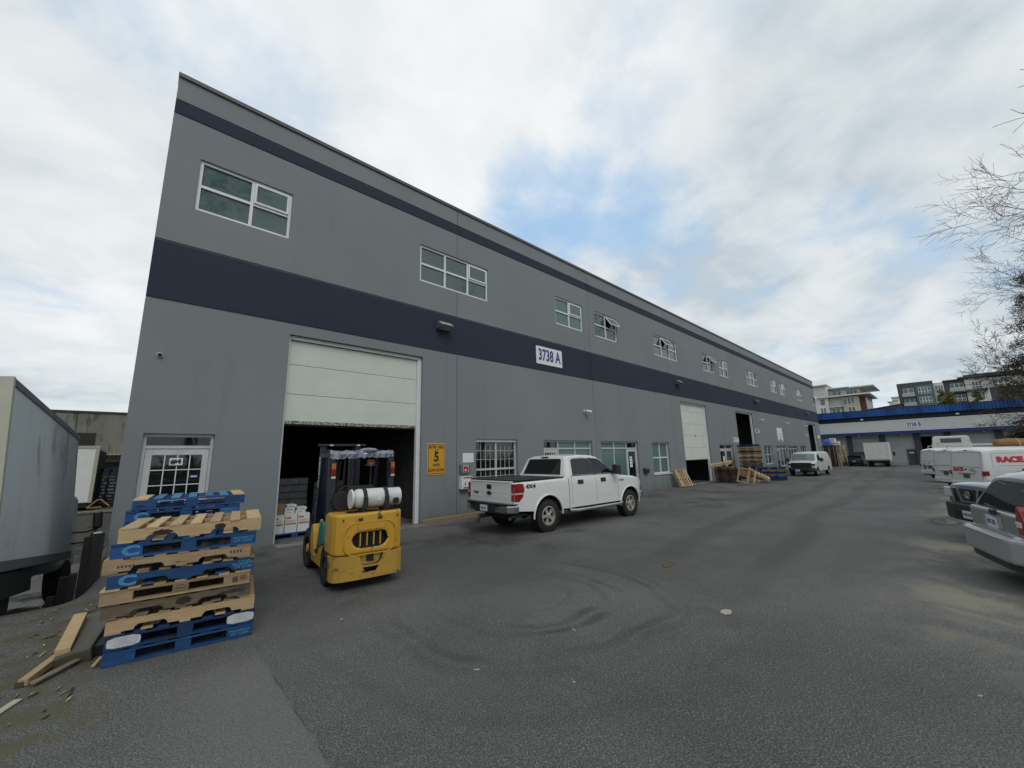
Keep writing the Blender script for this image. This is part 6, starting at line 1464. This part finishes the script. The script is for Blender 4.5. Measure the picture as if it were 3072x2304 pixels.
t = thing('ladder', 'aluminium ladder lying on the roof rack above the white vans', 'ladder', (26.9, .0, 2.0), (0, 0, R(-62)))
for g in (-1, 1): MB().box(-.4, 3.2, g*.2-.015, g*.2+.015, -.035, .035).build('rail', 'frame_alu', t)
for k in range(11): MB().tube([(-.2+k*.31, -.185, 0), (-.2+k*.31, .185, 0)], .013, 5).build('rung', 'frame_alu', t)
for xx in (.4, 2.2): MB().tube([(xx, -.7, -.16), (xx, -.7, -.05), (xx, .7, -.05), (xx, .7, -.16)], .022, 6).build('rack_bar', 'frame_alu', t)
t = thing('burlap_roll', 'brown burlap roll tied on a van roof rack', 'sack', (26.6, -2.25, 1.98), (0, 0, R(-66)))
pts = [(-.95, 0, 0), (-.9, 0, 0), (-.5, .03, .02), (0, 0, .0), (.5, -.03, .02), (.9, 0, 0), (.95, 0, 0)]
MB().tube(pts, [.10, .19, .21, .20, .22, .19, .08], 18).build('sack_roll', 'burlap', t, 60); MB().lathe([(-.02, .215), (-.02, .225), (.02, .225), (.02, .215)], (-.3, .02, 0), 'x', 18, close=True).build('rope', 'litter_pale', t)
# ---------------------------------------------------------------- white cab-over truck behind the vans
t = thing('cabover_truck', 'white flat-fronted truck cab showing above the white vans', 'truck', (38.2, -.25, 0), (0, 0, R(-90)))
MB().prism([(-.95, .9), (.95, .9), (.95, 1.5), (.80, 2.52), (.72, 2.60), (-.72, 2.60), (-.80, 2.52), (-.95, 1.5)], -.1, 1.6, 'y').build('cab', 'box_white', t, bevel=.05, seg=3)
MB().box(-.45, .45, -.125, -.101, 2.18, 2.46).build('rear_window', 'glass_dark', t, bevel=.03); MB().box(-.52, .52, -.12, -.1005, 2.10, 2.17).build('trim', 'box_white', t)
MB().box(-.9, .9, -2.6, -.15, .85, 1.0).build('flat_bed', 'steel_grey', t); MB().box(-.45, .45, -2.5, 1.4, .5, .84).build('chassis', 'black', t)
for x in (-.8, .8):
    for y in (-1.9, 1.0): w_ = MB().lathe([(-.12, .25), (-.13, .38), (.13, .38), (.12, .25)], (x, y, .38), 'x', 22).build('wheel', 'rubber', t, 40)
# ---------------------------------------------------------------- old style full-size van facing us
ev = thing('passenger_van', 'white full-size van with black grille parked by the far doors', 'van', (42.2, 8.62, -.27), (0, 0, R(-3)))
ec = Car(top=[(-.62, .80), (-.60, .98), (-.52, 1.12), (-.40, 1.17), (.05, 1.24), (.12, 1.28), (.58, 1.88), (.75, 1.97), (1.2, 2.02), (4.3, 2.02), (4.75, 1.92), (4.82, .9)],
         bot=[(-.62, .55), (-.5, .45), (4.7, .42), (4.82, .5)], W=[(-.62, .80), (-.55, .90), (-.4, .97), (-.1, 1.0), (4.6, 1.0), (4.82, .92)], belt=1.22, tumble=.22, axles=[(.0, .37), (3.5, .37)], Ra=.43, crown=.05, er=.09, barrel=.03, zm=.8)
ec.body('paint_van', ev)
MB().prism([(-.74, .72), (.74, .72), (.74, 1.14), (-.74, 1.14)], -.68, -.55, 'x').build('grille', 'plastic_black', ev, bevel=.02)
for k in range(4): MB().box(-.69, -.681, -.70, .70, .78+k*.09, .795+k*.09).build('grille_bar', 'rubber', ev)
MB().box(-.695, -.681, -.1, .1, .93, .96).build('emblem', 'chrome', ev)
MB().prism([(-.72, -.90), (-.80, -.5), (-.80, .5), (-.72, .90), (-.5, 1.0), (-.5, -1.0)], .42, .70, 'z').build('front_bumper', 'plastic_black', ev, bevel=.03)
plate_(ev, (-.81, .25, .50), (0, 0, R(-90)), s_='CR9 471', w=.32, h=.16)
for g in (-1, 1):
    MB().box(-.66, -.50, g*.745, g*.97, .86, 1.05).build('headlight', 'plastic_black', ev, bevel=.02); MB().box(-.672, -.662, g*.76, g*.95, .80, .90).build('turn_light', 'clear_lens', ev)
    ec.side([(.42, 1.30), (1.35, 1.30), (1.35, 1.80), (.88, 1.80), (.72, 1.70)], .004, 'glass_car', ev, 'side_window', g)
    mm_ = MB().box(.35, .50, g*1.12, g*1.36, 1.22, 1.52).build('mirror', 'plastic_black', ev, bevel=.03); MB().tube([(.5, g*.97, 1.3), (.45, g*1.14, 1.35)], .02, 5).build('mirror_arm', 'plastic_black', mm_)
    ec.seam([(.35, .55), (.33, 1.25)], ev, g, .012); ec.seam([(1.42, .5), (1.42, 1.82)], ev, g, .012); ec.seam([(2.5, .5), (2.5, 1.85)], ev, g, .012)
    ec.side([(1.2, 1.12), (1.36, 1.12), (1.36, 1.18), (1.2, 1.18)], .01, 'plastic_black', ev, 'door_handle', g)
    ec.side([(1.6, 1.28), (2.4, 1.28), (2.4, 1.82), (1.6, 1.82)], .004, 'paint_van', ev, 'panel_inset', g); ec.side([(2.6, 1.28), (4.2, 1.28), (4.2, 1.82), (2.6, 1.82)], .004, 'paint_van', ev, 'panel_inset', g)
    for ax in (0, 3.5): wheel(ev, ax, g*.86, .37, .375, .24, g, rimR=.21, rm='chrome')
glassplate([(.14, -.86, 1.33), (.14, .86, 1.33), (.555, .78, 1.86), (.555, -.78, 1.86)], 'glass_screen', ev, 'windshield', th=.02)
for o in ev.children:
    if o.name.startswith('windshield'): o.location = (-.02, 0, .01)
MB().box(-.3, 4.5, -.5, .5, .3, .6).build('chassis', 'black', ev)
# ---------------------------------------------------------------- cube truck and sedan at building B
t = thing('cube_truck', 'white cube truck backed toward us in front of the low building', 'truck', (66.0, 5.85, -.27), (0, 0, R(1.5)))
MB().box(0, 4.2, -1.1, 1.12, .85, 2.92).build('box_body', 'box_white', t)
MB().box(-.03, -.001, -1.0, 1.02, .95, 2.80).build('rear_door', 'box_white', t); MB().box(-.06, -.001, -1.12, -1.001, .85, 2.93).box(-.06, -.001, 1.021, 1.14, .85, 2.93).box(-.06, -.001, -1.0, 1.02, 2.801, 2.93).build('rear_frame', 'frame_white', t)
for k in range(1, 4): MB().box(-.036, -.031, -1.0, 1.02, .95+k*.46, .957+k*.46).build('panel_gap', 'grey_print', t)
MB().box(-.08, .1, -1.1, 1.12, .72, .849).build('bumper', 'steel_grey', t); MB().box(.1, 5.6, -.5, .5, .45, .84).build('chassis', 'black', t)
MB().box(4.4, 5.9, -.95, .95, .5, 2.0).build('cab', 'box_white', t, bevel=.1); MB().box(4.6, 4.7, -1.42, -1.2, 1.25, 1.75).build('mirror', 'plastic_black', t)
for y in (-.85, -.58, .58, .85): MB().lathe([(-.11, .25), (-.12, .40), (.12, .40), (.11, .25)], (.9, y, .40), 'y', 20).build('wheel', 'rubber', t, 40)
sn = thing('sedan', 'black sedan parked between the container and the cube truck', 'car', (71.2, 8.5, -.28), (0, 0, R(180)))
s2 = Car(top=[(-2.2, .6), (-2.15, .72), (-1.3, .92), (-.9, .96), (-.2, 1.38), (.6, 1.42), (1.1, 1.36), (1.8, 1.0), (2.15, .95), (2.2, .7)], bot=[(-2.2, .3), (-2, .22), (2, .22), (2.2, .35)], W=[(-2.2, .62), (-2, .8), (-1.5, .87), (1.6, .87), (2.1, .8), (2.2, .7)], belt=.92, tumble=.4, axles=[(-1.35, .31), (1.35, .31)], Ra=.36, crown=.03, er=.06, barrel=.03, zm=.6)
s2.body('paint_navycar', sn)
glassplate([(1.13, -.60, 1.33), (1.13, .60, 1.33), (1.78, .70, 1.0), (1.78, -.70, 1.0)][::-1], 'glass_dark', sn, 'rear_window', th=.01)
for o in sn.children:
    if o.name.startswith('rear_window'): o.location = (.03, 0, .03)
for g in (-1, 1):
    MB().box(2.14, 2.225, g*.45, g*.80, .78, .90).build('tail_light', 'red_lens', sn, bevel=.01); s2.side([(-.6, .96), (1.1, .96), (.9, 1.28), (-.1, 1.30)], .004, 'glass_car', sn, 'side_window', g)
    for ax in (-1.35, 1.35): wheel(sn, ax, g*.77, .31, .315, .2, g, rimR=.19)
plate_(sn, (2.235, 0, .62), (0, 0, R(90)), s_='DK5 118', w=.32, h=.16)
# ================================================================ trees
def bare_tree(seed, H_, spread, levels=5, lean=(0, 0), twig=.006, r_0=None, kids=3, up=.25, first=.28):
    """recursive limbs; returns one trunk mesh and one crown mesh"""
    rs = random.Random(seed); tr, cr_ = MB(), MB(); r_0 = r_0 or H_*.016
    def grow(p, d, L_, r, lev):
        n = 4 if lev < 3 else 3; pts = [p]; rad = [r]; q = p.copy(); dd = d.copy()
        for k in range(n):
            j = Vector((rs.gauss(0, 1), rs.gauss(0, 1), rs.gauss(0, .7)))*(.17 if lev else .06)
            dd = (dd+j+Vector((0, 0, up*.10*(1 if lev < 4 else .3)))).normalized(); q = q+dd*(L_/n); pts.append(q.copy()); rad.append(max(twig*.6, r*(1-.60*(k+1)/n)))
        (tr if lev == 0 else cr_).tube(pts, rad, 7 if lev == 0 else (5 if lev < 2 else 3), cap=False)
        if lev >= levels: return
        nk = kids+(2 if lev in (0, 1) else 0)+(1 if lev == levels-1 else 0)
        for k in range(nk):
            t_ = (first if lev == 0 else .25)+(1-(first if lev == 0 else .25))*(k+rs.random()*.7)/nk; i = min(n-1, int(t_*n)); f = t_*n-i
            b = pts[i].lerp(pts[i+1], min(1, f)); ax = dd.orthogonal().normalized(); ax.rotate(Matrix.Rotation(rs.uniform(0, 6.28)+k*2.4, 3, dd))
            ang = rs.uniform(.55, .95) if lev else rs.uniform(.7, 1.15); nd = (Matrix.Rotation(ang, 3, ax) @ dd).normalized()
            if lev == 0: nd = (nd+Vector((0, 0, .15))).normalized()
            grow(b, nd, L_*rs.uniform(.50, .70)*(spread if lev == 0 else 1), max(twig, rad[i]*rs.uniform(.45, .62)), lev+1)
        grow(pts[-1], dd, L_*.6, rad[-1], lev+1)
    grow(Vector((0, 0, -.2)), Vector((lean[0], lean[1], 1)).normalized(), H_*.55, r_0, 0)
    return tr.mesh('trunk', ['bark']), cr_.mesh('crown', ['bark_far'])
def place_tree(ms, label, cat, loc, rz, group, name='bare_tree', s_=1):
    t = thing(name, label, cat, loc, (0, 0, R(rz)), group); t.scale = (s_, s_, s_)
    add_mesh('trunk', ms[0], t); add_mesh('crown', ms[1], t); return t
GT = 'bare trees along the right edge of the yard'
tA = bare_tree(3, 24, .50, levels=5, twig=.014, kids=4, r_0=.32, first=.45)
tB = bare_tree(8, 17, .62, levels=5, twig=.016, kids=4, r_0=.26)
place_tree(tA, 'tall bare tree whose branches reach in at the right edge', 'tree', (40, -14.0, -.2), 40, GT, s_=.92)
place_tree(tB, 'bare tree beside the evergreen at the right edge', 'tree', (42, -5.9, -.2), 200, GT, s_=.80)
place_tree(tA, 'bare tree farther back behind the vans', 'tree', (60, -11.5, -.2), 310, GT, s_=.85)
tD = bare_tree(33, 15.5, .62, levels=6, twig=.010, kids=3, r_0=.26, first=.35)
place_tree(tD, 'dense brown bare tree over the far roof at the right edge', 'tree', (42, -5.6, -.9), 30, GT)
place_tree(tD, 'brown bare tree below the tall one at the right edge', 'tree', (46, -11.6, -1.2), 170, GT, s_=1.15)
tC = bare_tree(21, 15, .75, levels=5, twig=.007, kids=3, r_0=.22)
place_tree(tC, 'near bare tree with only twigs in the top right corner', 'tree', (12.0, -8.2, 0), 75, GT)
# trees over the road behind the camera, mirrored in the windows
for k, (x, y, rz, s_) in enumerate(((-6, -13, 0, .95), (3, -16, 80, 1.05), (18, -14, 150, .9), (27, -12, 20, 1.0))):
    place_tree((tB if k % 2 else tA), ('bare tree mirrored in the first upper window', 'bare tree mirrored in the second upper window', 'bare tree behind the silver wagon', 'bare tree behind the RACE van')[k], 'tree', (x, y, 0), rz, 'bare trees along the street behind', s_=s_)
def evergreen(seed, H_, rad, m, name, label, loc, n=9000, leaf=.17, group=None, z0=.12, conic=.8, trunk='bark'):
    rs = random.Random(seed); t = thing(name, label, 'tree', loc, (0, 0, 0), group)
    MB().tube([(0, 0, -.3), (.1, 0, H_*.3), (0, .1, H_*.7), (0, 0, H_*.97)], [H_*.018, H_*.014, H_*.007, .02], 8).build('trunk', trunk, t, 60)
    fl, br = MB(), MB(); nb = 130
    limbs = []
    for k in range(nb):
        h = z0+(1-z0)*((k+rs.random())/nb)**1.05; r = rad*((1-h)**conic*.95+.06)*rs.uniform(.62, 1.12); a = rs.uniform(0, 6.28)
        p = Vector((0, 0, H_*h)); q = p+Vector((math.cos(a)*r, math.sin(a)*r, -r*rs.uniform(.0, .28))); md = (p+q)/2+Vector((0, 0, r*.08)); limbs.append((p, md, q, r)); br.tube([p, md, q], [.05, .03, .01], 4, cap=False)
    br.build('limbs', trunk, t)
    tot = sum(l[3] for l in limbs)
    for p, md, q, r in limbs:
        for k in range(int(n*r/tot)):
            s_ = rs.random()**.65; c = (p.lerp(md, s_*2) if s_ < .5 else md.lerp(q, s_*2-1))+Vector((rs.gauss(0, .09), rs.gauss(0, .09), rs.gauss(-.05, .07)))*r*.5
            u = Vector((rs.gauss(0, 1), rs.gauss(0, 1), rs.gauss(0, .5))).normalized()*leaf*rs.uniform(.5, 1.5); v = u.orthogonal().normalized(); v.rotate(Matrix.Rotation(rs.uniform(0, 6.28), 3, u.normalized())); v *= leaf*rs.uniform(.25, .5)
            o = len(fl.v); fl.v += [tuple(c-u), tuple(c+v), tuple(c+u), tuple(c-v)]; fl.f.append((o, o+1, o+2, o+3)); fl.m.append(0)
    me = bpy.data.meshes.new('foliage'); me.from_pydata(fl.v, [], fl.f); me.materials.append(M[m]); add_mesh('foliage', me, t)
    return t
evergreen(4, 17.5, 6.6, 'needles', 'cedar_tree', 'dark brown-green evergreen at the right picture edge', (45, -8.2, -.2), n=60000, leaf=.075, conic=.5, z0=.30)
evergreen(9, 12.0, 5.2, 'needles', 'cedar_tree', 'lower dark evergreen just behind the big evergreen', (52, -8.6, -.2), n=22000, leaf=.13, z0=.34)
evergreen(14, 4.2, 2.2, 'leaf_green', 'shrub', 'green bush behind the burlap roll on the van roof', (44, -4.2, -.2), n=9000, leaf=.10, z0=.02, conic=.5)
for k, (y, h, x) in enumerate(((-.8, 12.9, 112), (-2.0, 12.2, 112), (-5.2, 12.2, 113), (-8.2, 12.4, 112))):
    evergreen(30+k, h, 1.5, 'leaf_yellow', 'young_tree', ('tallest yellow-green young tree before the dark apartments', 'second yellow-green young tree before the dark apartments', 'yellow-green young tree under the apartment balconies', 'rightmost yellow-green young tree before the apartments')[k], (x, y, 0), n=2600, leaf=.20, group='yellow-green trees before the apartments', z0=.6, conic=.35)
# clipped hedge along the street behind, mirrored in the shop windows
hd = MB(); rs = random.Random(2)
for k in range(9000):
    c = Vector((rs.uniform(-8, 40), -9.5+rs.gauss(0, .45), abs(rs.gauss(1.0, .5)))); u = Vector((rs.gauss(0, 1), rs.gauss(0, 1), rs.gauss(0, 1))).normalized()*.16; v = u.orthogonal().normalized()*.09
    o = len(hd.v); hd.v += [tuple(c-u), tuple(c+v), tuple(c+u), tuple(c-v)]; hd.f.append((o, o+1, o+2, o+3)); hd.m.append(0)
me = bpy.data.meshes.new('hedge'); me.from_pydata(hd.v, [], hd.f); me.materials.append(M['leaf_green'])
o = add_mesh('hedge', me); o['label'] = 'green hedge along the street, mirrored in the shop windows'; o['category'] = 'hedge'; o['kind'] = 'stuff'
